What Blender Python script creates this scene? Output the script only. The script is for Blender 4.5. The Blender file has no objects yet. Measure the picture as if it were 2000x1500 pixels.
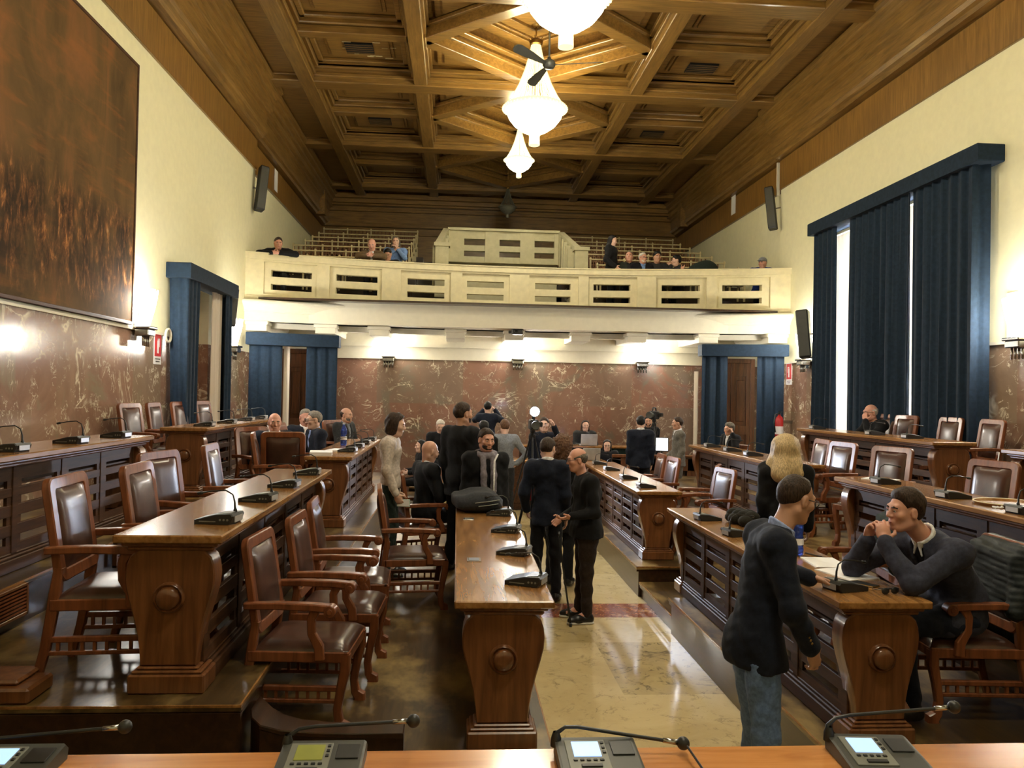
import bpy, math, random
import numpy as np
from mathutils import Vector, Matrix
random.seed(7)
C = bpy.context.scene
COL = C.collection
PI = math.pi

# ------------------------------------------------------------------ colour and materials
def lin(c):
    c = c / 255.0
    return c / 12.92 if c <= 0.04045 else ((c + 0.055) / 1.055) ** 2.4
def S(r, g, b):
    return (lin(r), lin(g), lin(b), 1.0)

class NT:
    def __init__(s, name):
        s.m = bpy.data.materials.new(name); s.m.use_nodes = True
        s.n = s.m.node_tree.nodes; s.l = s.m.node_tree.links
        s.b = s.n['Principled BSDF']
    def add(s, t, **k):
        n = s.n.new(t)
        for a, v in k.items():
            if a in n.inputs.keys(): n.inputs[a].default_value = v
            else: setattr(n, a, v)
        return n
    def link(s, a, b): s.l.new(a, b)
    def coords(s, scale=(1, 1, 1), rot=(0, 0, 0), kind='Object'):
        tc = s.add('ShaderNodeTexCoord'); mp = s.add('ShaderNodeMapping')
        mp.inputs['Scale'].default_value = scale; mp.inputs['Rotation'].default_value = rot
        s.link(tc.outputs[kind], mp.inputs['Vector']); return mp.outputs['Vector']
    def noise(s, vec, scale, detail=4, rough=.55, dist=0):
        n = s.add('ShaderNodeTexNoise'); s.link(vec, n.inputs['Vector'])
        n.inputs['Scale'].default_value = scale; n.inputs['Detail'].default_value = detail
        n.inputs['Roughness'].default_value = rough; n.inputs['Distortion'].default_value = dist
        return n.outputs['Fac']
    def ramp(s, fac, stops):
        r = s.add('ShaderNodeValToRGB'); e = r.color_ramp.elements
        while len(e) < len(stops): e.new(.5)
        for el, (p, c) in zip(e, stops): el.position = p; el.color = c
        s.link(fac, r.inputs['Fac']); return r.outputs['Color']
    def mix(s, fac, a, b):
        m = s.add('ShaderNodeMix', data_type='RGBA')
        for sock, v in ((m.inputs[0], fac), (m.inputs[6], a), (m.inputs[7], b)):
            if hasattr(v, 'is_output'): s.link(v, sock)
            else: sock.default_value = v
        return m.outputs[2]
    def bump(s, fac, strength=.2, dist=.02):
        b = s.add('ShaderNodeBump'); b.inputs['Strength'].default_value = strength; b.inputs['Distance'].default_value = dist
        s.link(fac, b.inputs['Height']); s.link(b.outputs['Normal'], s.b.inputs['Normal'])
    def base(s, c, rough=.5, metal=0, spec=.5, coat=0):
        if hasattr(c, 'is_output'): s.link(c, s.b.inputs['Base Color'])
        else: s.b.inputs['Base Color'].default_value = c
        s.b.inputs['Roughness'].default_value = rough; s.b.inputs['Metallic'].default_value = metal
        s.b.inputs['Specular IOR Level'].default_value = spec; s.b.inputs['Coat Weight'].default_value = coat
        s.b.inputs['Coat Roughness'].default_value = .12
        return s.m

def plain(name, c, rough=.5, metal=0, spec=.5, var=.12, coat=0):
    t = NT(name); f = t.noise(t.coords(), 9, 3)
    lo = tuple(x * (1 - var) for x in c[:3]) + (1,); hi = tuple(min(1, x * (1 + var)) for x in c[:3]) + (1,)
    return t.base(t.ramp(f, [(.3, lo), (.7, hi)]), rough, metal, spec, coat)
def emit(name, c, strength, base=None):
    t = NT(name); t.base(base or c, .4)
    t.b.inputs['Emission Color'].default_value = c; t.b.inputs['Emission Strength'].default_value = strength
    return t.m
def wood(name, dark, mid, light, axis='Y', rough=.28, coat=.4, scale=1.0, worn=None):
    t = NT(name)
    sc = {'X': (1.2, 14, 14), 'Y': (14, 1.2, 14), 'Z': (14, 14, 1.2)}[axis]
    v = t.coords(tuple(x * scale for x in sc))
    f = t.noise(v, 1.6, 6, .6, .6)
    col = t.ramp(f, [(.28, dark), (.5, mid), (.75, light)])
    g = t.noise(t.coords(), 1.3, 3)
    col = t.mix(t.ramp(g, [(.35, (0, 0, 0, 1)), (.7, (.45, .45, .45, 1))]), col, dark)
    if worn:  # pale patches: worn varnish, with floor reflections also painted into the colour
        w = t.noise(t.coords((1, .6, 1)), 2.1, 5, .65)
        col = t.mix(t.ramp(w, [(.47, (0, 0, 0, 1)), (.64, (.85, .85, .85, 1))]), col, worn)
    if rough > .25: t.bump(f, .025, .003)
    return t.base(col, rough, 0, .5, coat)
def marble(name, base, alt, vein, vscale=1.4, width=.045, rough=.12, grey=None, coat=.3, dist=1.6, blocks=False):
    t = NT(name); v = t.coords()
    n1 = t.noise(v, 1.1, 6, .65, .8)
    col = t.ramp(n1, [(.3, base), (.55, alt), (.75, base)])
    if grey is not None:
        b = t.add('ShaderNodeTexVoronoi'); t.link(t.coords((.55, .55, .75)), b.inputs['Vector']); b.inputs['Scale'].default_value = 2.0
        n3 = t.noise(v, .9, 5, .6, 1.2)
        col = t.mix(t.ramp(n3, [(.56, (0, 0, 0, 1)), (.63, (.75, .75, .75, 1))]), col, grey)
    off = v
    if blocks:                       # the slabs differ a little from one another
        sp = t.add('ShaderNodeSeparateXYZ'); t.link(v, sp.inputs[0]); s1 = t.add('ShaderNodeMath', operation='ADD'); t.link(sp.outputs['X'], s1.inputs[0]); t.link(sp.outputs['Y'], s1.inputs[1])
        cb = t.add('ShaderNodeCombineXYZ'); t.link(s1.outputs[0], cb.inputs['X']); t.link(sp.outputs['Z'], cb.inputs['Y'])
        br = t.add('ShaderNodeTexBrick'); t.link(cb.outputs[0], br.inputs['Vector']); br.inputs['Color1'].default_value = (0, 0, 0, 1); br.inputs['Color2'].default_value = (1, 1, 1, 1); br.inputs['Mortar'].default_value = (.5, .5, .5, 1)
        br.inputs['Scale'].default_value = 1; br.inputs['Brick Width'].default_value = .95; br.inputs['Row Height'].default_value = .98; br.inputs['Mortar Size'].default_value = .004
        col = t.mix(t.ramp(br.outputs['Color'], [(.35, (0, 0, 0, 1)), (.8, (.5, .5, .5, 1))]), col, grey)
        ad = t.add('ShaderNodeVectorMath', operation='MULTIPLY_ADD'); t.link(br.outputs['Color'], ad.inputs[0]); ad.inputs[1].default_value = (3.1, 1.7, 2.3); t.link(v, ad.inputs[2]); off = ad.outputs[0]
    for sc, w in ((vscale, width), (vscale * 2.7, width * .7)):
        d = t.noise(off, sc * .9, 4 if blocks else 6, .6, dist)
        a = t.add('ShaderNodeMath', operation='SUBTRACT'); t.link(d, a.inputs[0]); a.inputs[1].default_value = .5
        ab = t.add('ShaderNodeMath', operation='ABSOLUTE'); t.link(a.outputs[0], ab.inputs[0])
        m2 = t.noise(v, sc * 1.7, 2)
        ml = t.add('ShaderNodeMath', operation='MULTIPLY'); t.link(t.ramp(ab.outputs[0], [(0, (1, 1, 1, 1)), (w, (0, 0, 0, 1))]), ml.inputs[0])
        t.link(t.ramp(m2, [(.5, (0, 0, 0, 1)), (.62, (1, 1, 1, 1))]), ml.inputs[1])
        col = t.mix(ml.outputs[0], col, vein)
    return t.base(col, rough, 0, .5, coat)
def cloth(name, c, rough=.9, scale=30, var=.2):
    t = NT(name); v = t.coords(); f = t.noise(v, scale, 4)
    lo = tuple(x * (1 - var) for x in c[:3]) + (1,); hi = tuple(min(1, x * (1 + var)) for x in c[:3]) + (1,)
    t.b.inputs['Sheen Weight'].default_value = .03
    t.bump(f, .25, .004)
    return t.base(t.ramp(f, [(.35, lo), (.65, hi)]), rough, 0, .25)
def leather(name, c):
    t = NT(name); f = t.noise(t.coords(), 7, 4)
    lo = tuple(x * .7 for x in c[:3]) + (1,); hi = tuple(x * 1.3 for x in c[:3]) + (1,)
    b = t.noise(t.coords(), 140, 2); t.bump(b, .06, .002)
    return t.base(t.ramp(f, [(.35, lo), (.65, hi)]), .33, 0, .5, .15)

# ------------------------------------------------------------------ mesh builder
class MB:
    def __init__(s): s.v = []; s.f = []; s.mi = []; s.m = 0
    def add(s, vs, fs, T=None):
        o = len(s.v)
        if T is not None: vs = [tuple(T @ Vector(v)) for v in vs]
        s.v += [tuple(v) for v in vs]; s.f += [tuple(i + o for i in f) for f in fs]; s.mi += [s.m] * len(fs)
        return s
    def box(s, x0, x1, y0, y1, z0, z1, b=0.0, T=None):
        x0, x1 = min(x0, x1), max(x0, x1); y0, y1 = min(y0, y1), max(y0, y1); z0, z1 = min(z0, z1), max(z0, z1)
        b = min(b, (x1 - x0) * .45, (y1 - y0) * .45, (z1 - z0) * .45)
        if b <= 0:
            vs = [(x, y, z) for x in (x0, x1) for y in (y0, y1) for z in (z0, z1)]
            return s.add(vs, [(0, 1, 3, 2), (4, 6, 7, 5), (0, 4, 5, 1), (2, 3, 7, 6), (0, 2, 6, 4), (1, 5, 7, 3)], T)
        X = (x0, x1); Y = (y0, y1); Z = (z0, z1); vs = []; ix = {}
        for i in (0, 1):
            for j in (0, 1):
                for k in (0, 1):
                    sx, sy, sz = (1 - 2 * i) * b, (1 - 2 * j) * b, (1 - 2 * k) * b
                    for a in range(3):
                        ix[i, j, k, a] = len(vs)
                        vs.append((X[i] + (0 if a == 0 else sx), Y[j] + (0 if a == 1 else sy), Z[k] + (0 if a == 2 else sz)))
        fs = []
        q = ((0, 0), (0, 1), (1, 1), (1, 0))
        for i in (0, 1):
            f = [ix[i, a, c, 0] for a, c in q]; fs.append(f if i == 1 else f[::-1]); fs[-1] = fs[-1][::-1]
            f = [ix[a, i, c, 1] for a, c in q]; fs.append(f if i == 1 else f[::-1])
            f = [ix[a, c, i, 2] for a, c in q]; fs.append(f[::-1] if i == 1 else f)
        for i in (0, 1):
            for j in (0, 1):
                fs.append([ix[i, j, 0, 0], ix[i, j, 1, 0], ix[i, j, 1, 1], ix[i, j, 0, 1]])
                fs.append([ix[i, 0, j, 0], ix[i, 1, j, 0], ix[i, 1, j, 2], ix[i, 0, j, 2]])
                fs.append([ix[0, i, j, 1], ix[1, i, j, 1], ix[1, i, j, 2], ix[0, i, j, 2]])
        for i in (0, 1):
            for j in (0, 1):
                for k in (0, 1): fs.append([ix[i, j, k, 0], ix[i, j, k, 1], ix[i, j, k, 2]])
        return s.add(vs, fs, T)
    def tube(s, pts, r, n=8, cap=True, T=None, flat=1.0, up=None):
        pts = [Vector(p) for p in pts]; rs = r if isinstance(r, (list, tuple)) else [r] * len(pts)
        vs = []; fs = []; prev = None
        for i, p in enumerate(pts):
            d = (pts[min(i + 1, len(pts) - 1)] - pts[max(i - 1, 0)]).normalized()
            if prev is None:
                a = Vector(up) if up else (Vector((0, 0, 1)) if abs(d.z) < .9 else Vector((1, 0, 0)))
            else: a = prev
            u = (a - d * a.dot(d)).normalized(); w = d.cross(u); prev = u
            for k in range(n):
                t = 2 * PI * k / n
                vs.append(p + (u * math.cos(t) * flat + w * math.sin(t)) * rs[i])
        m = len(pts)
        for i in range(m - 1):
            for k in range(n):
                fs.append((i * n + k, i * n + (k + 1) % n, (i + 1) * n + (k + 1) % n, (i + 1) * n + k))
        if cap: fs.append(tuple(range(n))[::-1]); fs.append(tuple((m - 1) * n + k for k in range(n)))
        return s.add(vs, fs, T)
    def sweep(s, pts, w, h, side, T=None):
        """rectangular bar along pts; w measured along 'side', h across it"""
        pts = [Vector(p) for p in pts]; side = Vector(side).normalized(); vs = []; fs = []
        ws = w if isinstance(w, (list, tuple)) else [w] * len(pts); hs = h if isinstance(h, (list, tuple)) else [h] * len(pts)
        for i, p in enumerate(pts):
            d = (pts[min(i + 1, len(pts) - 1)] - pts[max(i - 1, 0)]).normalized()
            u = side; n = d.cross(u).normalized()
            a, b = ws[i] / 2, hs[i] / 2; c = min(a, b) * .3
            for (x, y) in ((-a + c, -b), (a - c, -b), (a, -b + c), (a, b - c), (a - c, b), (-a + c, b), (-a, b - c), (-a, -b + c)):
                vs.append(p + u * x + n * y)
        m = len(pts)
        for i in range(m - 1):
            for k in range(8): fs.append((i * 8 + k, i * 8 + (k + 1) % 8, (i + 1) * 8 + (k + 1) % 8, (i + 1) * 8 + k))
        fs.append(tuple(range(8))[::-1]); fs.append(tuple((m - 1) * 8 + k for k in range(8)))
        return s.add(vs, fs, T)
    def lathe(s, prof, n=24, T=None, cap=False, a0=0, a1=2 * PI):
        vs = []; fs = []; full = abs(a1 - a0 - 2 * PI) < 1e-6; nn = n if full else n + 1
        for r, z in prof:
            for k in range(nn):
                t = a0 + (a1 - a0) * k / n; vs.append((r * math.cos(t), r * math.sin(t), z))
        for i in range(len(prof) - 1):
            for k in range(n):
                k2 = (k + 1) % nn
                fs.append((i * nn + k, i * nn + k2, (i + 1) * nn + k2, (i + 1) * nn + k))
        if cap: fs.append(tuple(range(nn))[::-1]); fs.append(tuple((len(prof) - 1) * nn + k for k in range(nn)))
        return s.add(vs, fs, T)
    def prism(s, poly, a, b, plane='xz', T=None, bev=0):
        """extrude polygon (list of 2D) between a and b along the missing axis"""
        n = len(poly)
        def P(p, t): return {'xz': (p[0], t, p[1]), 'xy': (p[0], p[1], t), 'yz': (t, p[0], p[1])}[plane]
        if bev > 0:
            cx = sum(p[0] for p in poly) / n; cy = sum(p[1] for p in poly) / n
            def ins(p):
                d = math.hypot(p[0] - cx, p[1] - cy) or 1; return (p[0] - (p[0] - cx) / d * bev, p[1] - (p[1] - cy) / d * bev)
            rings = [[P(ins(p), a) for p in poly], [P(p, a + bev) for p in poly], [P(p, b - bev) for p in poly], [P(ins(p), b) for p in poly]]
        else: rings = [[P(p, a) for p in poly], [P(p, b) for p in poly]]
        vs = [v for r in rings for v in r]; fs = []
        for i in range(len(rings) - 1):
            for k in range(n): fs.append((i * n + k, i * n + (k + 1) % n, (i + 1) * n + (k + 1) % n, (i + 1) * n + k))
        fs.append(tuple(range(n))[::-1]); fs.append(tuple((len(rings) - 1) * n + k for k in range(n)))
        return s.add(vs, fs, T)
    def ball(s, c, r, n=12, m=8, T=None):
        r = r if isinstance(r, (tuple, list)) else (r, r, r); vs = [(c[0], c[1], c[2] - r[2])]; fs = []
        for i in range(1, m):
            t = PI * i / m
            for k in range(n):
                p = 2 * PI * k / n; vs.append((c[0] + r[0] * math.sin(t) * math.cos(p), c[1] + r[1] * math.sin(t) * math.sin(p), c[2] - r[2] * math.cos(t)))
        vs.append((c[0], c[1], c[2] + r[2])); L = len(vs) - 1
        for k in range(n):
            fs.append((0, 1 + (k + 1) % n, 1 + k)); fs.append((L, L - n + k, L - n + (k + 1) % n))
        for i in range(m - 2):
            for k in range(n): fs.append((1 + i * n + k, 1 + i * n + (k + 1) % n, 1 + (i + 1) * n + (k + 1) % n, 1 + (i + 1) * n + k))
        return s.add(vs, fs, T)
    def grid(s, fn, nu, nv, thick=None, T=None):
        """surface fn(u,v) for u,v in 0..1; thick = second surface function closing it"""
        vs = [fn(i / nu, j / nv) for i in range(nu + 1) for j in range(nv + 1)]; fs = []
        w = nv + 1
        for i in range(nu):
            for j in range(nv): fs.append((i * w + j, (i + 1) * w + j, (i + 1) * w + j + 1, i * w + j + 1))
        if thick:
            o = len(vs); vs += [thick(i / nu, j / nv) for i in range(nu + 1) for j in range(nv + 1)]
            fs += [tuple(o + a for a in f[::-1]) for f in fs[:nu * nv]]
            rim = [i * w for i in range(nu + 1)] + [nu * w + j for j in range(1, w)] + [i * w + nv for i in range(nu - 1, -1, -1)] + [j for j in range(nv - 1, 0, -1)]
            for a, b in zip(rim, rim[1:] + rim[:1]): fs.append((a, o + a, o + b, b))
        return s.add(vs, fs, T)

def link(o, parent=None, loc=None, rotz=None):
    COL.objects.link(o)
    if parent is not None: o.parent = parent
    if loc is not None: o.location = loc
    if rotz is not None: o.rotation_euler = (0, 0, rotz)
    return o
def obj(name, mb, mats, parent=None, loc=None, rotz=None, smooth=False, auto=None):
    me = bpy.data.meshes.new(name)
    if isinstance(mb, MB): me.from_pydata(mb.v, [], mb.f)
    mats = mats if isinstance(mats, (list, tuple)) else [mats]
    for m in mats: me.materials.append(m)
    if len(mats) > 1: me.polygons.foreach_set('material_index', mb.mi)
    if smooth: me.polygons.foreach_set('use_smooth', [True] * len(me.polygons))
    if auto is not None: me.set_sharp_from_angle(angle=math.radians(auto))
    me.validate(); me.update()
    return link(bpy.data.objects.new(name, me), parent, loc, rotz)
def tag(o, label, cat, group=None):
    o['label'] = label; o['category'] = cat
    if group: o['group'] = group
    return o
def thing(name, label, cat, loc=(0, 0, 0), rotz=0, group=None):
    o = bpy.data.objects.new(name, None); o.empty_display_size = .1
    link(o, None, loc, rotz); return tag(o, label, cat, group)
def struct(name, mb, mats, smooth=False, auto=None):
    o = obj(name, mb, mats, smooth=smooth, auto=auto); o['kind'] = 'structure'; return o
def dup(root, loc, rotz, label, group=None):
    r = root.copy(); COL.objects.link(r); r.location = loc; r.rotation_euler = (0, 0, rotz); r['label'] = label
    if group: r['group'] = group
    for ch in list(root.children):
        c = ch.copy(); COL.objects.link(c); c.parent = r
        for g in list(ch.children):
            d = g.copy(); COL.objects.link(d); d.parent = c
    return r
def ORD(i): return ['first', 'second', 'third', 'fourth', 'fifth', 'sixth', 'seventh', 'eighth'][i]
# ------------------------------------------------------------------ materials
M = {}
M['top'] = wood('table top wood', S(108, 72, 38), S(154, 108, 60), S(184, 138, 84), 'Y', .24, .3)
M['desktop'] = wood('front desk wood', S(176, 112, 54), S(206, 140, 76), S(224, 160, 96), 'X', .25, .5)
M['ped'] = wood('pedestal wood', S(84, 48, 28), S(120, 76, 44), S(148, 98, 60), 'Z', .3, .4)
M['panel'] = wood('panel wood', S(50, 32, 18), S(74, 46, 26), S(96, 62, 36), 'Y', .55, .0)
M['panel'].node_tree.nodes['Principled BSDF'].inputs['Specular IOR Level'].default_value = .25
M['chair'] = wood('chair wood', S(86, 46, 26), S(126, 72, 42), S(152, 92, 56), 'Z', .38, .15)
M['floorwood'] = wood('dark floorboards', S(46, 35, 20), S(74, 56, 32), S(98, 76, 44), 'Y', .30, .12, 1, S(158, 132, 82))  # last colour paints both wear and reflections on the boards
M['riser'] = wood('riser wood', S(34, 20, 12), S(54, 34, 20), S(74, 48, 28), 'Y', .3, .45)
M['ceil'] = wood('ceiling wood', S(100, 75, 36), S(136, 103, 52), S(162, 126, 70), 'X', .36, .3)
M['ceily'] = wood('cornice wood', S(100, 75, 36), S(136, 103, 52), S(162, 126, 70), 'Y', .36, .3)
M['frieze'] = wood('frieze wood', S(110, 80, 36), S(142, 104, 48), S(164, 124, 64), 'Z', .4, .25)
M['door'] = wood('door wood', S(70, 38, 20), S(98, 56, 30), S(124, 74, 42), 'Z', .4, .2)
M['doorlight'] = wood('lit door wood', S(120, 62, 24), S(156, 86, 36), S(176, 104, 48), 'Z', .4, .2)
M['wall'] = plain('cream plaster', S(240, 236, 200), .85, var=.03)
M['wall_shaded'] = plain('shaded cream stone', S(188, 182, 148), .7, var=.08)  # parapet stone made greyer: shade on the stair enclosure put into its colour
M['wall2'] = plain('cream stone', S(214, 204, 166), .6, var=.07)
M['white'] = plain('white stucco', S(232, 226, 206), .8, var=.03)
M['red'] = marble('red marble', S(124, 90, 77), S(142, 106, 90), S(232, 220, 196), 1.3, .014, .14, S(122, 112, 98), blocks=True)
M['brownm'] = marble('brown marble', S(162, 130, 108), S(136, 104, 86), S(236, 224, 196), 1.5, .026, .14, S(140, 126, 102), blocks=True)
M['floorm'] = marble('yellow marble', S(216, 196, 150), S(202, 180, 132), S(160, 142, 106), 2.4, .02, .1)
M['floorm2'] = marble('ochre marble', S(204, 182, 132), S(188, 166, 116), S(140, 122, 90), 2.0, .025, .1)
M['floorg'] = marble('veined marble', S(200, 180, 132), S(180, 160, 118), S(116, 104, 84), 2.6, .055, .12)
M['floorr'] = marble('red floor marble', S(120, 62, 40), S(140, 80, 54), S(190, 150, 110), 3, .06, .12)
M['blue'] = cloth('blue curtain velvet', S(25, 41, 58), .85, 18)
M['sheer'] = NT('white sheer'); M['sheer'].b.inputs['Transmission Weight'].default_value = .0
_t = M['sheer']; _f = _t.noise(_t.coords(), 20, 3)
_tr = _t.add('ShaderNodeBsdfTranslucent'); _tr.inputs['Color'].default_value = S(245, 240, 232)
_df = _t.add('ShaderNodeBsdfDiffuse'); _df.inputs['Color'].default_value = S(238, 228, 214)
_mx = _t.add('ShaderNodeMixShader'); _mx.inputs[0].default_value = .45
_t.link(_df.outputs[0], _mx.inputs[1]); _t.link(_tr.outputs[0], _mx.inputs[2]); _t.link(_mx.outputs[0], _t.n['Material Output'].inputs['Surface'])
M['sheer'] = _t.m
M['leather'] = leather('brown leather', S(70, 44, 34))
M['black'] = plain('black plastic', S(30, 31, 32), .42)
M['dgrey'] = plain('dark grey plastic', S(62, 63, 60), .45)
M['grey'] = plain('grey plastic', S(118, 120, 112), .45)
M['metal'] = plain('steel', S(170, 170, 168), .25, 1)
M['brass'] = plain('aged brass', S(150, 120, 70), .35, 1)
M['slot'] = plain('dark void', S(10, 8, 7), .9)
M['paper'] = plain('white paper', S(238, 238, 240), .7, var=.02)
M['screen'] = emit('blue lcd', S(150, 185, 245), .5)
M['screeng'] = plain('green lcd', S(150, 155, 80), .3)
M['chand'] = emit('chandelier glass', (1.0, .92, .70, 1), 16)
M['tent'] = emit('chandelier strands', (1.0, .88, .50, 1), .42, S(240, 230, 170))
M['crystal'] = plain('dull crystal', S(112, 112, 100), .2)
M['sconce'] = emit('sconce glass', (1.0, .95, .86, 1), 34)
M['flame'] = plain('frosted sconce leaf', S(250, 240, 210), .3)
M['lampw'] = emit('camera lamp', (.72, .82, 1, 1), 120)
M['redplastic'] = plain('red paint', S(180, 28, 26), .35)
M['signred'] = plain('sign red', S(200, 40, 40), .5)
M['greencloth'] = cloth('dark green cloth', S(36, 50, 46), .9)
M['bottleblue'] = NT('blue bottle').base(S(60, 90, 190), .12)
bpy.data.materials['blue bottle'].node_tree.nodes['Principled BSDF'].inputs['Transmission Weight'].default_value = .6
M['bottlegreen'] = NT('green bottle').base(S(120, 170, 150), .12)
bpy.data.materials['green bottle'].node_tree.nodes['Principled BSDF'].inputs['Transmission Weight'].default_value = .6
M['laptop'] = plain('silver laptop', S(196, 196, 198), .35, .3)
M['seatwhite'] = plain('worn white paint', S(206, 192, 150), .55)
M['seatbrown'] = wood('gallery seat wood', S(84, 52, 26), S(112, 72, 38), S(140, 94, 54), 'X', .5, .1)
# painting: brown crowd scene without recognisable design
t = NT('old canvas'); v = t.coords()
sp = t.add('ShaderNodeSeparateXYZ'); t.link(v, sp.inputs[0])
n = t.noise(t.coords((1, 1.1, .55)), 1.1, 5, .6, .7)
colr = t.ramp(n, [(.3, S(72, 58, 40)), (.5, S(106, 82, 52)), (.68, S(134, 92, 58))])
fg = t.noise(t.coords((1, 9, 3.2)), 1.3, 5, .7, .4)
crowd = t.ramp(fg, [(.44, S(54, 42, 32)), (.56, S(104, 70, 44)), (.66, S(190, 128, 76)), (.74, S(212, 170, 120))])
mz = t.add('ShaderNodeMapRange'); t.link(sp.outputs['Z'], mz.inputs[0]); mz.inputs[1].default_value = 4.45; mz.inputs[2].default_value = 4.1
nb = t.noise(t.coords((1, 2, 1)), 1.2, 3); ad = t.add('ShaderNodeMath', operation='MULTIPLY'); t.link(mz.outputs[0], ad.inputs[0]); t.link(t.ramp(nb, [(.25, (.25, .25, .25, 1)), (.6, (1, 1, 1, 1))]), ad.inputs[1])
mz2 = t.add('ShaderNodeMapRange'); t.link(sp.outputs['Z'], mz2.inputs[0]); mz2.inputs[1].default_value = 3.05; mz2.inputs[2].default_value = 3.45
a2 = t.add('ShaderNodeMath', operation='MULTIPLY'); t.link(ad.outputs[0], a2.inputs[0]); t.link(mz2.outputs[0], a2.inputs[1])
st = t.noise(t.coords((1, 1.2, 7), (.5, 0, 0)), 1.2, 4, .6)
colr = t.mix(t.ramp(st, [(.52, (0, 0, 0, 1)), (.7, (.4, .4, .4, 1))]), colr, S(150, 96, 52))
M['canvas'] = t.base(t.mix(a2.outputs[0], colr, crowd), .85, 0, .12)
# ------------------------------------------------------------------ room shell
XL, XR, XC = -4.135, 6.71, 1.29
YB = 17.45                       # lower back wall
ZM = 2.93                        # top of the marble dado
Y0, YE = -2.5, 24.2              # room ends
def arc(x, d=0): return -.45 + math.sqrt(16.8 ** 2 - (x - XC) ** 2) + d
def cbox(mb, x0, x1, d0, d1, z0, z1, step=.45):
    n = max(1, int(math.ceil((x1 - x0) / step))); vs = []; fs = []
    for i in range(n + 1):
        x = x0 + (x1 - x0) * i / n
        vs += [(x, arc(x, d0), z0), (x, arc(x, d1), z0), (x, arc(x, d1), z1), (x, arc(x, d0), z1)]
    for i in range(n):
        a = i * 4
        for k in range(4): fs.append((a + k, a + 4 + k, a + 4 + (k + 1) % 4, a + (k + 1) % 4))
    fs += [(3, 2, 1, 0), tuple(n * 4 + k for k in range(4))]
    # orient outward
    mb.add(vs, [f[::-1] for f in fs] if False else fs)
def ramp_profile(mb, prof, y0, y1, sgn, xw):
    """extrude a cornice profile (offset from wall, z) along Y"""
    poly = [(xw + sgn * o, z) for o, z in prof]
    mb.prism(poly, y0, y1, 'xz')

# floor of the aisle: marble slabs
mb = MB()
rows = [(3.0, 4.4, 0, 0), (4.4, 5.73, 0, 0), (5.73, 6.95, 0, 2), (6.95, 7.73, 1, 0), (7.73, 8.24, 3, 3), (8.24, 9.6, 1, 0), (9.6, 10.9, 0, 1), (10.9, 12.3, 0, 0), (12.3, 13.6, 1, 0), (13.6, 14.85, 0, 1)]
for y0, y1, ma, mc in rows:
    for x0, x1, k in ((.3, 1.27, ma), (1.27, 2.3, mc)):
        mb.m = k; mb.add([(x0, y0, 0), (x1, y0, 0), (x1, y1, 0), (x0, y1, 0)], [(0, 1, 2, 3)])
mb.m = 4
mb.add([(XL - .5, Y0, -.02), (XR + .5, Y0, -.02), (XR + .5, YB + .3, -.02), (XL - .5, YB + .3, -.02)], [(0, 1, 2, 3)])
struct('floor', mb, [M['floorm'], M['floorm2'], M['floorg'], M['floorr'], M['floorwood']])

# stepped wooden platforms
def platform(name, x0, x1, y0, y1, z, nose=None):
    mb = MB(); mb.m = 0; mb.box(x0, x1, y0, y1, z - .035, z, .006)
    mb.m = 1; i = .03
    a, b = (x0 + (i if nose == 'x0' else 0)), (x1 - (i if nose == 'x1' else 0))
    mb.box(a, b, y0 + i, y1, -.02, z - .035)
    if nose == 'x0': mb.box(x0 + .008, x0 + .03, y0 + i, y1, z - .06, z - .035)
    if nose == 'x1': mb.box(x1 - .03, x1 - .008, y0 + i, y1, z - .06, z - .035)
    mb.m = 2
    if nose == 'x0': mb.box(x0 - .001, x0 + .008, y0, y1, z - .012, z + .0012)
    if nose == 'x1': mb.box(x1 - .008, x1 + .001, y0, y1, z - .012, z + .0012)
    mb.box(x0, x1, y0 - .001, y0 + .007, z - .011, z + .001)
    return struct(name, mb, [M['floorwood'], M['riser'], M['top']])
YN, YF = 3.9, 14.85
platform('floor_step_left_lower', -1.2, .54, 4.02, YF, .335, 'x1')
platform('floor_step_left_middle', -2.9, -1.0, 3.84, YF, .69, 'x1')
platform('floor_step_left_upper', XL, -2.7, 3.84, YF + .5, .97, 'x1')
platform('floor_step_right_lower', 2.0, 3.8, 3.6, 7.2, .335, 'x0')
platform('floor_step_right_lower_far', 2.0, 3.8, 8.5, YF, .335, 'x0')
platform('floor_step_right_landing', 2.03, 2.55, 7.2, 8.5, .17, 'x0')
platform('floor_step_right_landing_rear', 2.55, 3.8, 7.2, 8.5, .335, 'x0')
platform('floor_step_right_middle', 3.58, 5.5, 3.6, YF, .69, 'x0')
platform('floor_step_right_upper', 5.28, XR, 3.6, YF + .5, .97, 'x0')
platform('floor_rear_dais', 1.0, 4.6, 15.65, YB, .40, None)
platform('floor_rear_podium', -.9, .7, 15.3, YB, .36, None)
# curved kerb closing the lower left platform
mb = MB(); o_ = [(-1.0, 4.02), (-.97, 3.92), (-.91, 3.83), (-.80, 3.77), (-.64, 3.738), (-.45, 3.725), (-.22, 3.72)]; i_ = [(-1.0, 4.2), (-.90, 4.04), (-.82, 3.95), (-.72, 3.89), (-.58, 3.858), (-.42, 3.842), (-.22, 3.835)]
mb.prism(o_ + i_[::-1], .575, .60, 'xy', bev=.005); mb.prism([(x, y + .012) for x, y in o_] + [(x, y - .012) for x, y in i_[::-1]], 0, .575, 'xy')
struct('trim_kerb', mb, M['riser'])
mb = MB(); mb.box(-2.7, -1.0, 3.83, 3.87, .0, .655); mb.box(-.22, .54, 4.0, 4.05, 0, .30)
struct('trim_riser_front', mb, M['riser'])
mb = MB(); mb.box(-2.75, -1.99, 3.86, 4.1, .69, .765, .012); mb.box(-2.75, -2.06, 3.90, 4.12, .765, .79, .01)
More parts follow.
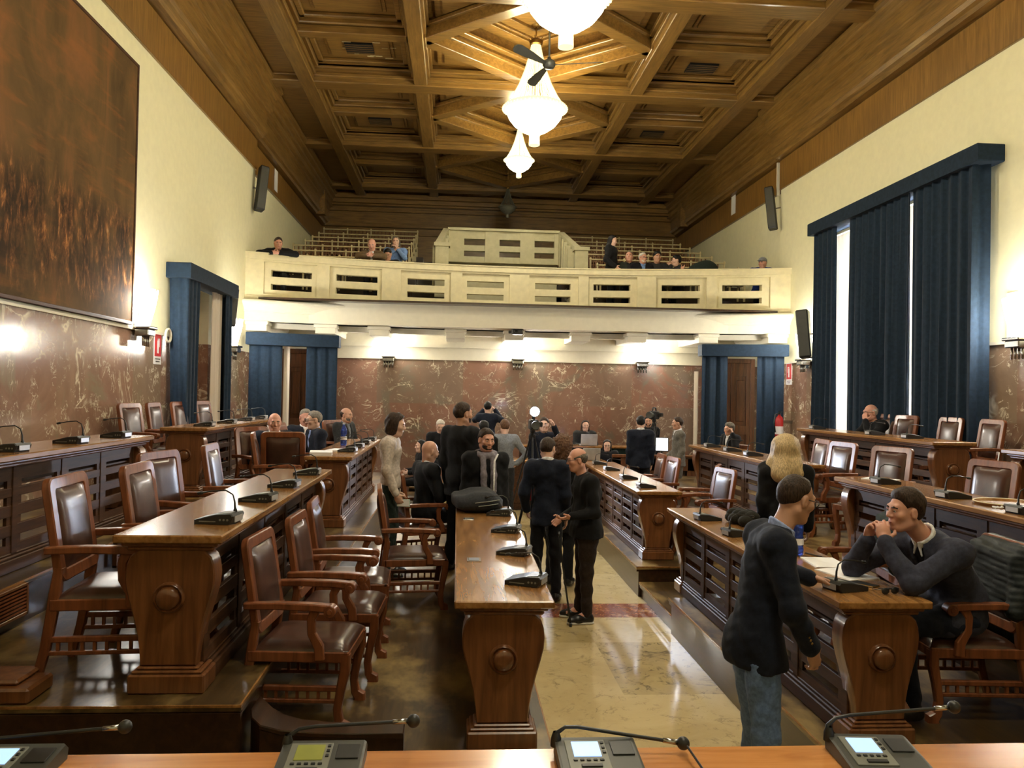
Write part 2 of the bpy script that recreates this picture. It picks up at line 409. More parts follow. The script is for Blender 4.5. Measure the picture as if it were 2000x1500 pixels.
t = obj('step_block', mb, M['ped']); tag(t, 'low dark wooden step with worn front edge on the raised floor below the painting', 'step')

# side walls
mb = MB()
def wl(x0, x1, segs):
    for y0, y1, z0, z1, k in segs: mb.m = k; mb.box(x0, x1, y0, y1, z0, z1)
DY0, DY1, DZ = 11.85, 13.3, 3.88
wl(XL - .45, XL, [(Y0, DY0, 0, ZM, 1), (DY1, 16.0, 0, ZM, 1), (Y0, DY0, ZM, 6.6, 0), (DY1, 16.0, ZM, 6.6, 0), (DY0, DY1, DZ, 6.6, 0)])
wl(XL - .8, XL - .45, [(DY0 - .3, DY1 + .3, 0, 5, 1)])
wl(XL - .30, XL - .2, [(DY0, DY1, 3.36, DZ, 1)])
mb.m = 0; mb.box(XL - .45, XL - .12, 16.0, YE, 0, 6.6)
mb.m = 2; mb.box(XL, XL + .025, Y0, DY0 - .3, ZM, ZM + .035); mb.box(XL, XL + .025, DY1 + .2, 15.4, ZM, ZM + .035)
struct('wall_left', mb, [M['wall'], M['brownm'], M['white']])
mb = MB(); WY0, WY1, WZ0, WZ1 = 9.75, 13.6, 1.02, 5.15
wl(XR, XR + .45, [(Y0, WY0, 0, ZM, 1), (WY1, 16.0, 0, ZM, 1), (Y0, WY0, ZM, 6.6, 0), (WY1, 16.0, ZM, 6.6, 0), (WY0, WY1, WZ1, 6.6, 0), (WY0, WY1, 0, WZ0, 1)])
mb.m = 0; mb.box(XR + .12, XR + .45, 16.0, YE, 0, 6.6)
mb.m = 2; mb.box(XR - .025, XR, Y0, WY0 - .2, ZM, ZM + .035); mb.box(XR - .025, XR, WY1 + .2, 15.4, ZM, ZM + .035)
struct('wall_right', mb, [M['wall'], M['brownm'], M['white']])
mb = MB(); mb.m = 1; mb.box(XL - .5, XR + .5, YB, YB + .3, 0, ZM); mb.m = 0; mb.box(XL - .5, XR + .5, YB, YB + .3, ZM, 3.95)
mb.m = 0; mb.box(XL, XR, YB - .02, YB, ZM, ZM + .03); mb.box(XL, XR, YB - .05, YB, 3.2, 3.28)
struct('wall_back', mb, [M['white'], M['red']])
mb = MB(); mb.box(XL - .5, XR + .5, Y0 - .3, Y0, 0, 9); struct('wall_near', mb, M['wall'])

# wooden frieze, cornice
prof = [(0, 6.6), (0.03, 6.6), (.03, 7.2), (.0, 7.2), (.0, 7.23), (.14, 7.25), (.17, 7.3), (.22, 7.33), (.24, 7.40), (.20, 7.44), (.22, 7.68), (.27, 7.72), (.27, 7.76), (.33, 7.80), (.33, 7.92), (.38, 7.95), (.38, 8.02), (.46, 8.06), (.46, 8.12), (.52, 8.14), (.52, 8.22), (0, 8.9), (-.2, 8.9), (-.2, 6.6)]
for nm, xw, sg in (('trim_cornice_left', XL, 1), ('trim_cornice_right', XR, -1)):
    mb = MB()
    ramp_profile(mb, prof, Y0, 16.0, sg, xw); ramp_profile(mb, prof, 16.0, YE, sg, xw - sg * .10)
    # pilaster boards on the gallery stretch
    for y in (22.6,): mb.box(xw + sg * .02, xw + sg * .26, y, y + .3, 7.24, 8.1)
    struct(nm, mb, M['ceily'])
mb = MB()
for xw, sg in ((XL, 1), (XR, -1)):
    mb.box(xw + sg * .03, xw + sg * .036, Y0, 15.99, 6.605, 7.195); mb.box(xw - sg * .07, xw - sg * .064, 16.0, YE, 6.605, 7.195)
struct('trim_frieze', mb, M['frieze'])
mb = MB()      # panelled rear wall of the gallery
mb.box(XL - .5, XR + .5, YE, YE + .2, 3.9, 9)
for z0, z1, d in ((8.05, 8.2, .35), (7.92, 8.05, .27), (7.86, 7.92, .2), (7.7, 7.78, .12), (7.3, 7.36, .1), (7.22, 7.3, .16), (7.0, 7.06, .08)):
    mb.box(XL, XR, YE - d, YE, z0, z1, .01)
for k in range(9): mb.box(XL + .2 + k * 1.28, XL + .26 + k * 1.28, YE - .03, YE, 5.4, 7.0)
struct('wall_gallery_rear', mb, M['ceil'])

# coffered ceiling
ZB = 8.12
mb = MB(); mb.box(XL - .3, XR + .3, Y0, YE + .2, 8.95, 9.1)
BY = [.15, 3.98, 7.81, 11.62, 15.36, 19.22, 23.05]; BY = [-2.4] + BY[0:]
OX = [(-3.14, -2.86), (5.44, 5.72)]; IX = [(-.95, -.69), (3.27, 3.53)]
struct('ceiling', mb, M['ceil'])
mb = MB()
def beamy(x0, x1, z, y0=Y0, y1=YE):
    mb.box(x0, x1, y0, y1, z, 8.95, .012); mb.box(x0 - .05, x1 + .05, y0, y1, z + .12, z + .2, .01); mb.box(x0 - .09, x1 + .09, y0, y1, z + .26, z + .34, .01)
for a in OX: beamy(*a, ZB - .006)
for a in IX: beamy(*a, ZB + .02)
struct('trim_beams_long', mb, M['ceily'])
mb = MB()
for y in BY[1:]:
    mb.box(XL + .3, XR - .3, y - .2, y + .2, ZB, 8.95, .015)
    mb.box(XL + .3, XR - .3, y - .25, y + .25, ZB + .1, ZB + .17, .01); mb.box(XL + .3, XR - .3, y - .3, y + .3, ZB + .24, ZB + .32, .01)
ribs = []
for a, b in zip(BY[1:], BY[2:] + [26.8]):
    r = (a + b) / 2; ribs.append((a, r, b))
    if r > YE: continue
    for x0, x1 in ((OX[0][1], IX[0][0]), (IX[1][1], OX[1][0])):
        mb.box(x0, x1, r - .12, r + .12, ZB + .14, 8.95, .01); mb.box(x0, x1, r - .17, r + .17, ZB + .26, ZB + .32, .01)
struct('trim_beams_cross', mb, M['ceil'])
mb = MB()      # diagonal ribs of the lozenges, coffer floors and mouldings
def bar(p, q, w, z0, z1):
    d = (Vector(q) - Vector(p)); L = d.length; a = math.atan2(d.y, d.x)
    T = Matrix.Translation((p[0], p[1], 0)) @ Matrix.Rotation(a, 4, 'Z')
    mb.box(0, L, -w / 2, w / 2, z0, z1, .01, T)
for a, r, b in ribs:
    b = min(b, YE)
    for px in (IX[0][1], IX[1][0]):
        for py in (a + .2, b - .2):
            if b - r < .5 and py > r: continue
            bar((px, r), (XC, py), .24, ZB + .1, 8.95); bar((px, r), (XC, py), .36, ZB + .28, ZB + .35); bar((px, r), (XC, py), .5, ZB + .42, ZB + .48)
for a, r, b in ribs:
    b = min(b, YE)
    if b - r < 1: continue
    for px, sg in ((IX[0][1], -1), (IX[1][0], 1)):
        mb.box(px - .04 if sg > 0 else px - .12, px + .12 if sg > 0 else px + .04, r - .24, r + .24, ZB + .08, 8.95, .01)
    for k, w, z0 in ((.66, .10, 8.76), (.58, .05, 8.79), (.36, .07, 8.78)):
        q = [(XC + (p[0] - XC) * k, r + (p[1] - r) * k) for p in ((IX[0][1], r), (XC, a + .2), (IX[1][0], r), (XC, b - .2))]
        for p0, p1 in zip(q, q[1:] + q[:1]): bar(p0, p1, w, z0, 8.86)
struct('trim_lozenge_ribs', mb, M['ceil'])
mb = MB()
def coffer(x0, x1, y0, y1, z):
    if x1 - x0 < .3 or y1 - y0 < .3: return
    mb.box(x0, x1, y0, y1, z, z + .05)
    for i, (ins, zz) in enumerate(((0, z - .14), (.1, z - .07))):
        for (a, b, c, d) in ((x0 + ins, x1 - ins, y0 + ins, y0 + ins + .1), (x0 + ins, x1 - ins, y1 - ins - .1, y1 - ins), (x0 + ins, x0 + ins + .1, y0 + ins, y1 - ins), (x1 - ins - .1, x1 - ins, y0 + ins, y1 - ins)):
            mb.box(a, b, c, d, zz, z, .015)
    i = .34
    if x1 - x0 > .9 and y1 - y0 > .9:
        mb.box(x0 + i, x1 - i, y0 + i, y1 - i, z - .03, z, .012); mb.box(x0 + i + .06, x1 - i - .06, y0 + i + .06, y1 - i - .06, z - .055, z - .03, .01)
for a, r, b in ribs:
    b = min(b, YE)
    for x0, x1 in ((OX[0][1], IX[0][0]), (IX[1][1], OX[1][0])):
        coffer(x0, x1, a + .2, r - .12, 8.52); coffer(x0, x1, r + .12, b - .2, 8.52)
    mb.box(IX[0][1], IX[1][0], a, b, 8.84, 8.9)                         # lozenge field
    for x0, x1 in ((XL + .3, OX[0][0]), (OX[1][1], XR - .3)):
        mb.box(x0, x1, a + .2, b - .2, ZB + .14, ZB + .2)
    for sx, px in ((1, IX[0][1]), (-1, IX[1][0])):                      # corner triangles
        for y0, y1 in ((a + .2, r), (b - .2, r)):
            if abs(y1 - y0) < .5: continue
            tri = [(px, y0), (px, y1), (XC, y0)]
            cx = sum(p[0] for p in tri) / 3; cy = sum(p[1] for p in tri) / 3
            for k, zz in ((1.0, 8.55), (.7, 8.5), (.5, 8.46)): mb.prism([(cx + (p[0] - cx) * k, cy + (p[1] - cy) * k) for p in tri], zz, zz + .06, 'xy')
struct('trim_coffers', mb, M['ceil'])
for k, (x, y, w) in enumerate(((-1.9, 14.35, .5), (-1.9, 18.2, .5), (4.5, 14.5, .55), (4.5, 18.3, .5))):
    mb = MB(); mb.m = 0
    mb.box(x - w / 2, x + w / 2, y - .2, y + .2, 8.43, 8.468); mb.m = 1
    for q in range(5): mb.box(x - w / 2, x + w / 2, y - .17 + q * .08, y - .162 + q * .08, 8.424, 8.432)
    v = obj('ceiling_vent', mb, [M['slot'], M['ceil']])
    tag(v, ['dark ceiling grille surrounded by flaking varnish on the painting side', 'dark ceiling grille on the painting side, farther from the front desk', 'dark ceiling grille in the coffer above the tall blue window curtain',
            'dark ceiling grille on the window side, farther from the front desk'][k], 'vent')
mb = MB()      # flaked varnish
rng = random.Random(3)
for k in range(16):
    x = -1.9 + rng.uniform(-.6, .6); y = 14.35 + rng.uniform(-.42, .42)
    mb.box(x, x + rng.uniform(.02, .16), y, y + rng.uniform(.01, .035), 8.455, 8.463)
t = obj('flaked_varnish', mb, M['seatwhite']); t['kind'] = 'stuff'; tag(t, 'pale flakes of peeling varnish around the ceiling grille', 'peeling varnish')

# balcony: cornice with console blocks, pierced stone parapet
mb = MB(); E0, E1 = XL, XR
def arcprof(prof, x0, x1, n=28):
    vs = []; fs = []; m = len(prof)
    for i in range(n + 1):
        x = x0 + (x1 - x0) * i / n
        vs += [(x, arc(x, d), z) for d, z in prof]
    for i in range(n):
        for k in range(m): fs.append((i * m + k, i * m + (k + 1) % m, (i + 1) * m + (k + 1) % m, (i + 1) * m + k))
    fs += [tuple(range(m))[::-1], tuple(n * m + k for k in range(m))]
    mb.add(vs, fs)
arcprof([(.4, 3.96), (-.02, 3.96), (-.15, 3.93), (-.17, 3.9), (-.17, 3.865), (-.12, 3.84), (-.06, 3.78), (-.03, 3.74), (-.03, 3.715), (0, 3.71), (0, 3.53), (.4, 3.53)], E0, E1)
mb.box(E0, E1, 15.8, YB, 3.53, 3.96)
for x in (-3.93, -2.66, -1.62, -.06, 1.17, 2.57, 3.74, 5.18, 6.5):
    a = max(E0, x - .2); b = min(E1, x + .2); y = arc(x)
    mb.box(a, b, y + .02, YB, 3.34, 3.53, .008); mb.box(a - .03, b + .03, y - .01, YB, 3.46, 3.53, .01)
for x0, x1 in zip((-3.93, -2.66, -1.62, -.06, 1.17, 2.57, 3.74, 5.18), (-2.66, -1.62, -.06, 1.17, 2.57, 3.74, 5.18, 6.5)):
    cbox(mb, x0 + .2, x1 - .2, .3, .5, 3.42, 3.53)
struct('trim_balcony_cornice', mb, M['white'])
mb = MB()
panels = [(-3.81, -2.84), (-2.6, -1.58), (-1.2, -.18), (.06, 1.05), (1.46, 2.5), (2.71, 3.72), (4.11, 5.12), (5.32, 6.34)]
slots = [(-3.69, -2.94), (-2.48, -1.67), (-1.07, -.31), (.16, .93), (1.59, 2.34), (2.82, 3.59), (4.23, 5.0), (5.44, 6.2)]
PB, PT = 3.96, 4.87
edges = [E0] + [e for p in panels for e in p] + [E1]
for i in range(0, len(edges), 2): cbox(mb, edges[i], edges[i + 1], 0, .24, PB, PT - .13)
for (a, b), (c, d) in zip(panels, slots):
    cbox(mb, a, b, .045, .2, PB, 4.16); cbox(mb, a, b, .045, .2, 4.28, 4.42); cbox(mb, a, b, .045, .2, 4.55, PT - .13)
    for z0, z1 in ((4.16, 4.28), (4.42, 4.55)): cbox(mb, a, c, .045, .2, z0, z1); cbox(mb, d, b, .045, .2, z0, z1)
    cbox(mb, a, b, -.0, .05, PB, 4.07); cbox(mb, a, b, 0, .05, 4.70, PT - .13)
cbox(mb, E0, E1, -.03, .3, PT - .13, PT - .02); cbox(mb, E0, E1, -.05, .32, PT - .02, PT)
cbox(mb, E0, E1, -.03, .02, PB, PB + .06)
struct('wall_balcony_parapet', mb, M['wall2'])
# gallery tiers
mb = MB()
mb.box(E0 - .3, E1 + .3, 15.5, YE, 3.96, 4.0)
TI = []
for i in range(7):
    y = 16.75 + .95 * i; z = 4.32 + .29 * i; TI.append((y, z))
    for x0, x1 in ((E0 - .3, -1.05), (3.0, E1 + .3)): mb.box(x0, x1, y, YE, 3.96 if i == 0 else z - .29, z)
    mb.box(-1.05, -.3, y + .2, YE, 3.96, z - .1); mb.box(2.6, 3.0, y + .2, YE, 3.96, z - .1)
struct('floor_gallery', mb, M['riser'])
# stair head enclosure in the middle of the gallery
mb = MB()
bx0, bx1, by = -.28, 2.46, 19.5
for x0, x1 in ((bx0, .10), (.62, .98), (1.5, 1.86), (2.36, bx1)): mb.box(x0, x1, by, by + .2, 5.47, 6.3)
for x0, x1 in ((.10, .62), (.98, 1.5), (1.86, 2.36)):
    for z0, z1 in ((5.47, 5.62), (5.76, 5.9), (6.06, 6.3)): mb.box(x0, x1, by + .03, by + .17, z0, z1)
mb.box(bx0 - .03, bx1 + .03, by - .04, by + .25, 6.26, 6.32)
for x, s in ((bx1, 1), (bx0, -1)):
    for k in range(6):
        f0, f1 = k / 6, (k + 1) / 6
        q = lambda f, lo: (x + s * .18 * f, by - 2.2 * f, (5.47 - .9 * f) if lo else (6.3 - .86 * f))
        vs = [q(f0, 1), q(f1, 1), q(f1, 0), q(f0, 0)]
        vs = [(a, b, c) for a, b, c in vs] + [(a + s * .14, b, c) for a, b, c in vs]
        mb.add(vs, [(0, 1, 2, 3), (7, 6, 5, 4), (0, 4, 5, 1), (3, 2, 6, 7), (0, 3, 7, 4), (1, 5, 6, 2)])
        if k: mb.box(x - .02 if s > 0 else x + .02 - .02, x + s * .18 * f0 - (0.03 if s > 0 else -.03), by - 2.2 * f0 - .05, by - 2.2 * f0 + .05, 5.5 - .9 * f0, 6.25 - .86 * f0)
for x in (2.64, -.45):
    mb.box(x - .09, x + .2, 17.2, 17.42, 4.3, 5.42); mb.box(x - .12, x + .23, 17.17, 17.45, 5.42, 5.5)
mb.box(bx0, bx1, by + .2, by + .3, 4.4, 5.47)
struct('wall_stair_enclosure', mb, M['wall_shaded'])

# doors
def panel_door(name, x0, x1, y, z0, z1, mat):
    mb = MB(); f = .1; mb.box(x0 - f, x0, y - .06, y + .04, z0, z1 + f, .01); mb.box(x1, x1 + f, y - .06, y + .04, z0, z1 + f, .01); mb.box(x0, x1, y - .06, y + .04, z1, z1 + f, .01)
    mb.box(x0, x1, y - .01, y + .02, z0, z1)
    xm = (x0 + x1) / 2
    for a, b in ((x0, xm - .005), (xm + .005, x1)):
        w = b - a; 
        for c, d in ((a, a + .09), (b - .09, b)): mb.box(c, d, y - .04, y, z0, z1, .006)
        for h0, h1 in ((0, .14), (.46, .53), (.9, 1.0)): mb.box(a, b, y - .038, y, z0 + (z1 - z0) * h0, z0 + (z1 - z0) * h1, .006)
        for h0, h1 in ((.17, .43), (.56, .87)): mb.box(a + .13, b - .13, y - .028, y, z0 + (z1 - z0) * h0, z0 + (z1 - z0) * h1, .012)
    return struct(name, mb, mat)
panel_door('door_1', -3.72, -2.85, YB - .08, .0, 3.0, M['door'])
panel_door('door_2', 5.72, 6.62, YB - .08, .0, 3.0, M['door'])
mb = MB(); X = XL - .36
mb.box(X - .05, X, DY0, DY1, 1.0, 3.36); mb.box(X, X + .05, DY0, DY0 + .1, 1, 3.36, .01); mb.box(X, X + .05, DY1 - .1, DY1, 1, 3.36, .01)
for z in (1.0, 1.9, 3.2): mb.box(X, X + .045, DY0, DY1, z, z + .15, .01)
mb.box(X, X + .06, (DY0 + DY1) / 2 - .06, (DY0 + DY1) / 2 + .06, 1, 3.36, .01)
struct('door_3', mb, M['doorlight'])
# window behind the tall curtains
mb = MB(); X = XR + .2
for y in (WY0, WY0 + 1.25, WY0 + 2.5, WY1 - .1): mb.box(X, X + .08, y, y + .1, WZ0, WZ1, .01)
for z in (WZ0, 2.6, 3.9, WZ1 - .1): mb.box(X, X + .08, WY0, WY1, z, z + .09, .01)
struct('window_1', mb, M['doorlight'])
mb = MB(); mb.box(X + .035, X + .045, WY0, WY1, WZ0, WZ1)
g = NT('window glass'); tb = g.add('ShaderNodeBsdfTransparent'); gb = g.add('ShaderNodeBsdfGlossy'); gb.inputs['Roughness'].default_value = .02; mx = g.add('ShaderNodeMixShader'); mx.inputs[0].default_value = .06; g.link(tb.outputs[0], mx.inputs[1]); g.link(gb.outputs[0], mx.inputs[2]); g.link(mx.outputs[0], g.n['Material Output'].inputs['Surface'])
struct('window_1_pane', mb, g.m)
# outside: a bright pale facade across the street
mb = MB(); mb.box(XR + 4, XR + 4.2, 2, 22, -2, 12); o = struct('exterior_facade', mb, plain('pale facade', S(225, 228, 235), .9, var=.03))

# front desk and its dais
mb = MB(); mb.box(-3.5, 5.5, Y0, 1.98, 0, .55); struct('floor_president_dais', mb, M['riser'])
# ------------------------------------------------------------------ bench tables
TH = .785
def bench_table(label, xc, y0, y1, zf, sgn, group='long bench tables of the chamber'):
    """front panel faces sgn*X; returns the thing"""
    t = thing('bench_table', label, 'table', (xc, y0, zf), 0, group)
    L = y1 - y0; w = .525 / 2
    mb = MB(); mb.box(-w, w, 0, L, TH - .042, TH, .007); obj('tabletop', mb, M['top'], t)
    mb = MB(); mb.box(-w + .03, w - .03, .03, L - .03, TH - .062, TH - .042, .006); mb.box(-w + .05, w - .05, .045, L - .045, TH - .085, TH - .062, .008); obj('top_moulding', mb, M['ped'], t)
    prof = [(.135, .13), (.142, .21), (.155, .29), (.176, .375), (.20, .46), (.214, .52), (.218, .575), (.212, .63), (.198, .67), (.17, .695), (.15, .705)]
    poly = [(x, z) for x, z in prof] + [(-x, z) for x, z in prof[::-1]]
    for ye, d in ((.05, 1), (L - .05, -1)):
        mb = MB(); a, b = sorted((ye, ye + d * .13)); mb.prism(poly, a, b, 'xz', bev=.008)
        p = obj('pedestal', mb, M['ped'], t, auto=40, smooth=True)
        mb = MB(); T = Matrix.Translation((0, ye - d * .002, .47)) @ Matrix.Rotation(PI / 2 * d, 4, 'X')
        mb.lathe([(.076, -.01), (.076, .014), (.068, .022), (.060, .014), (.056, .012), (.055, .030), (.048, .040), (.02, .043), (.0005, .043)], 28, T); obj('medallion', mb, M['ped'], p, smooth=True, auto=50)
        mb = MB(); a, b = sorted((ye - d * .03, ye + d * .17)); mb.box(-.185, .185, a, b, 0, .095, .008); a, b = sorted((ye - d * .02, ye + d * .16)); mb.box(-.17, .17, a, b, .095, .112, .006); a, b = sorted((ye - d * .008, ye + d * .145)); mb.box(-.15, .15, a, b, .112, .128, .006)
        obj('plinth', mb, M['ped'], p)
    # pierced front panel between the pedestals
    x = sgn * .13; s = .014; mb = MB(); ya, yb = .16, L - .16; n = max(1, round((yb - ya) / .62)); bw = (yb - ya) / n
    mb.box(x - s, x + s, ya, yb, .60, .70); mb.box(x - s, x + s, ya, yb, .10, .175)
    for i in range(n + 1):
        y = ya + i * bw; mb.box(x - s - .006, x + s + .006, y - .035, y + .035, .10, .70, .004)
    for i in range(n):
        a, b = ya + i * bw + .03, ya + (i + 1) * bw - .03
        for z0, z1 in ((.23, .305), (.36, .435), (.49, .55)): mb.box(x - s, x + s, a, b, z0, z1, .003)
        for c, d in ((a, a + .055), (b - .055, b)): mb.box(x - s * .8, x + s * .8, c, d, .17, .61)
    obj('front_panel', mb, M['panel'], t)
    mb = MB(); xi = sgn * .10; xo = sgn * .175
    mb.box(xi, xo, ya - .02, yb + .02, 0, .085, .006); mb.box(xi, sgn * .163, ya - .02, yb + .02, .085, .105, .006); mb.box(xi, sgn * .15, ya - .02, yb + .02, .105, .12, .005)
    obj('base_rail', mb, M['panel'], t)
    mb = MB(); mb.box(-sgn * .2, sgn * .12, ya, yb, .56, .575); obj('document_shelf', mb, M['panel'], t)
    return t
Z1, Z2, Z3 = .335, .69, .97
TL1 = bench_table('long wooden front-row bench table carrying the dark soft bag, beside the marble aisle', .27, 4.09, 7.55, Z1, 1)
TL2 = bench_table('long second-row bench table with four microphones, its carved end facing the front desk', -1.405, 3.96, 7.36, Z2, 1)
TL2F = bench_table('farther second-row bench table with white papers and a blue bottle on it', -1.405, 8.74, 12.1, Z2, 1)
TL3 = bench_table('uppermost bench table below the big painting, nearer the front desk', -3.06, 3.99, 7.5, Z3, 1)
TL3F = bench_table('uppermost bench table in front of the narrow blue side curtain', -3.06, 9.05, 12.3, Z3, 1)
TR1 = bench_table('front-row bench table where the man in a blue-grey jacket leans on his elbows', 2.33, 4.08, 7.55, Z1, -1)
TR1F = bench_table('farther front-row bench table with the carved round end across the aisle landing', 2.33, 8.82, 12.75, Z1, -1)
TR2 = bench_table('second-row bench table behind the man leaning on his elbows', 3.86, 3.9, 7.25, Z2, -1)
TR2F = bench_table('farther second-row bench table with microphones, beyond the blonde woman', 3.86, 8.5, 11.95, Z2, -1)
TR3 = bench_table('uppermost bench table below the tall window curtain, where the bald man sits', 5.6, 8.45, 12.0, Z3, -1)
TR3B = bench_table('uppermost bench table by the window wall marble, at the frame edge', 5.6, 4.0, 7.35, Z3, -1)

# ------------------------------------------------------------------ armchairs
def rrect(w, h, r, n=5):
    pts = []
    for cx, cy, a in ((w - r, h - r, 0), (-w + r, h - r, 90), (-w + r, -h + r, 180), (w - r, -h + r, 270)):
        for k in range(n + 1):
            t = math.radians(a + 90 * k / n); pts.append((cx + r * math.cos(t), cy + r * math.sin(t)))
    return pts
def ring_frame(mb, w, h, r, bw, t, T):
    """rounded rectangular frame, width bw, thickness t, in the local YZ plane"""
    o = rrect(w, h, r); i = rrect(w - bw, h - bw, max(.012, r - bw * .6)); n = len(o); c = .006
    o2 = rrect(w - c, h - c, r - c * .5); i2 = rrect(w - bw + c, h - bw + c, max(.014, r - bw * .6 + c))
    R = [[(x, p[0], p[1]) for p in pl] for x, pl in ((-t / 2 + c, o), (-t / 2, o2), (-t / 2, i2), (-t / 2 + c, i), (t / 2 - c, i), (t / 2, i2), (t / 2, o2), (t / 2 - c, o))]
    vs = [v for q in R for v in q]; fs = []
    for a in range(8):
        b = (a + 1) % 8
        for k in range(n): fs.append((a * n + k, a * n + (k + 1) % n, b * n + (k + 1) % n, b * n + k))
    mb.add(vs, [f[::-1] for f in fs], T)
def armchair(label, wide=False, group='brown leather armchairs'):
    t = thing('armchair', label, 'chair', (0, 0, 0), 0, group)
    W = .25 if not wide else .36
    tilt = math.radians(-9)
    BT = Matrix.Translation((-.268, 0, .775)) @ Matrix.Rotation(tilt, 4, 'Y')
    mb = MB(); ring_frame(mb, W - .005, .265, .055, .062, .042, BT); obj('back_frame', mb, M['chair'], t, smooth=True, auto=35)
    mb = MB()
    def pad(sg):
        def f(u, v):
            y = (u * 2 - 1) * (W - .062); z = (v * 2 - 1) * .208 ; e = (1 - (2 * u - 1) ** 4) * (1 - (2 * v - 1) ** 4)
            return tuple(BT @ Vector((sg * (.010 + .034 * e ** .6), y, z)))
        return f
    mb.grid(pad(1), 10, 10, pad(-1)); obj('backrest', mb, M['leather'], t, smooth=True, auto=60)
    for sy in (-1, 1):
        y = sy * (W - .025)
        mb = MB(); mb.sweep([(-.335, y, 0), (-.29, y, .18), (-.262, y, .36), (-.25, y, .46), (-.232, y, .59)], [.042] * 5, [.04, .046, .052, .052, .045], (0, 1, 0)); obj('leg', mb, M['chair'], t)
        mb = MB(); mb.sweep([(.262, y, 0), (.262, y, .025), (.235, y, .05), (.225, y, .12), (.24, y, .22), (.262, y, .33), (.262, y, .42)], [.05, .05, .045, .042, .044, .05, .052], [.07, .07, .05, .045, .048, .056, .056], (0, 1, 0)); obj('leg', mb, M['chair'], t)
        ya = sy * (W + .012)
        mb = MB(); mb.sweep([(-.285, ya, .685), (-.1, ya, .69), (.1, ya, .685), (.185, ya, .678)], [.05, .056, .06, .06], [.036, .038, .04, .04], (0, 1, 0))
        T = Matrix.Translation((.185, ya, .666)) @ Matrix.Rotation(PI / 2, 4, 'X'); mb.lathe([(.0005, -.034), (.03, -.034), (.034, -.03), (.034, .03), (.03, .034), (.0005, .034)], 16, T); mb.lathe([(.0005, -.04), (.014, -.04), (.016, -.036), (.016, .036), (.014, .04), (.0005, .04)], 12, T)
        obj('armrest', mb, M['chair'], t, smooth=True, auto=35)
        mb = MB(); mb.sweep([(.13, ya, .40), (.125, ya, .47), (.085, ya, .54), (.08, ya, .62), (.105, ya, .675)], [.034] * 5, [.055, .052, .046, .046, .055], (0, 1, 0)); obj('arm_support', mb, M['chair'], t)
        mb = MB(); mb.box(-.27, .23, y - .014, y + .014, .215, .245, .005); mb.box(-.285, .23, y - .012, y + .012, .15, .172, .004)
        for k in range(8): x = -.23 + k * .058; mb.box(x - .008, x + .008, y - .008, y + .008, .17, .217)
        obj('stretcher', mb, M['chair'], t)
    mb = MB()
    mb.box(-.255, .28, -W + .0, -W + .04, .375, .435, .006); mb.box(-.255, .28, W - .04, W, .375, .435, .006); mb.box(.25, .285, -W, W, .375, .435, .006); mb.box(-.27, -.235, -W, W, .375, .435, .006)
    obj('seat_frame', mb, M['chair'], t)
    mb = MB()
    def st(sg):
        def f(u, v):
            x = -.25 + u * .53; y = (v * 2 - 1) * (W - .008); e = (1 - (2 * u - 1) ** 6) * (1 - (2 * v - 1) ** 6)
            return (x, y, (.437 + .048 * e ** .5 - .012 * math.exp(-((u - .5) ** 2 + (v - .5) ** 2) * 8)) if sg > 0 else .42)
        return f
    mb.grid(st(1), 12, 12, st(-1)); obj('seat', mb, M['leather'], t, smooth=True, auto=60)
    return t
proto = armchair('x'); used = []
def chair(x, y, z, deg, label, wide=False):
    src = proto
    g = 'brown leather armchairs' 
    if src not in used:
        used.append(src); src.location = (x, y, z); src.rotation_euler = (0, 0, math.radians(deg)); src['label'] = label; return src
    return dup(src, (x, y, z), math.radians(deg), label, g)
A = 'brown leather armchair '
# front row, painting side (facing the aisle)
chair(-.83, 4.62, Z1, -4, A + 'at the kerb, closest of the front row to the front desk')
chair(-.76, 5.36, Z1, -2, A + 'second from the front desk, behind the table with the bag')
chair(-.78, 6.12, Z1, 3, A + 'third from the front desk in the front row, its back seen edge-on')
chair(-.36, 7.0, Z1, 6, A + 'drawn up close to the front-row table, beside the woman in white sweater')
chair(-.34, 8.5, Z1, 20, A + 'under the balding suited man beyond the woman in white')
# second row
chair(-1.77, 4.36, Z2, 4, A + 'at the carved end of the second-row table, beside the step block')
chair(-1.68, 5.05, Z2, 2, A + 'with a bright light patch on its back, second behind the second-row table')
chair(-1.92, 5.95, Z2, -14, A + 'turned towards the painting wall, third behind the second-row table')
chair(-1.80, 6.9, Z2, 4, A + 'with light on its top rail, fourth behind the second-row table')
chair(-1.93, 8.85, Z2, 12, A + 'with open arms, standing in the gap between the two second-row tables')
chair(-1.98, 9.3, Z2, 96, 'brown leather armchair seen square from behind, at the papers end of the officers table')
chair(-2.0, 10.55, Z2, 0, A + 'under the officer with glasses at the papers table')
chair(-2.25, 11.4, Z2, -10, A + 'under the grey-haired officer beside the curtained back door')
chair(-2.35, 9.9, Z2, -40, A + 'under the bald man peering round the uppermost table')
chair(-1.75, 12.75, Z2, -30, A + 'under the bearded man in a dark padded jacket')
# upper row by the painting
for i, (y, d) in enumerate(((9.65, -8), (10.45, 2), (11.35, -6), (12.35, -8))):
    chair(-3.62, y, Z3, d, A + ['against the red marble, first in the row under the torch lamp', 'against the red marble, second in the row under the torch lamp', 'before the narrow blue side curtain', 'before the lit wooden side door'][i])
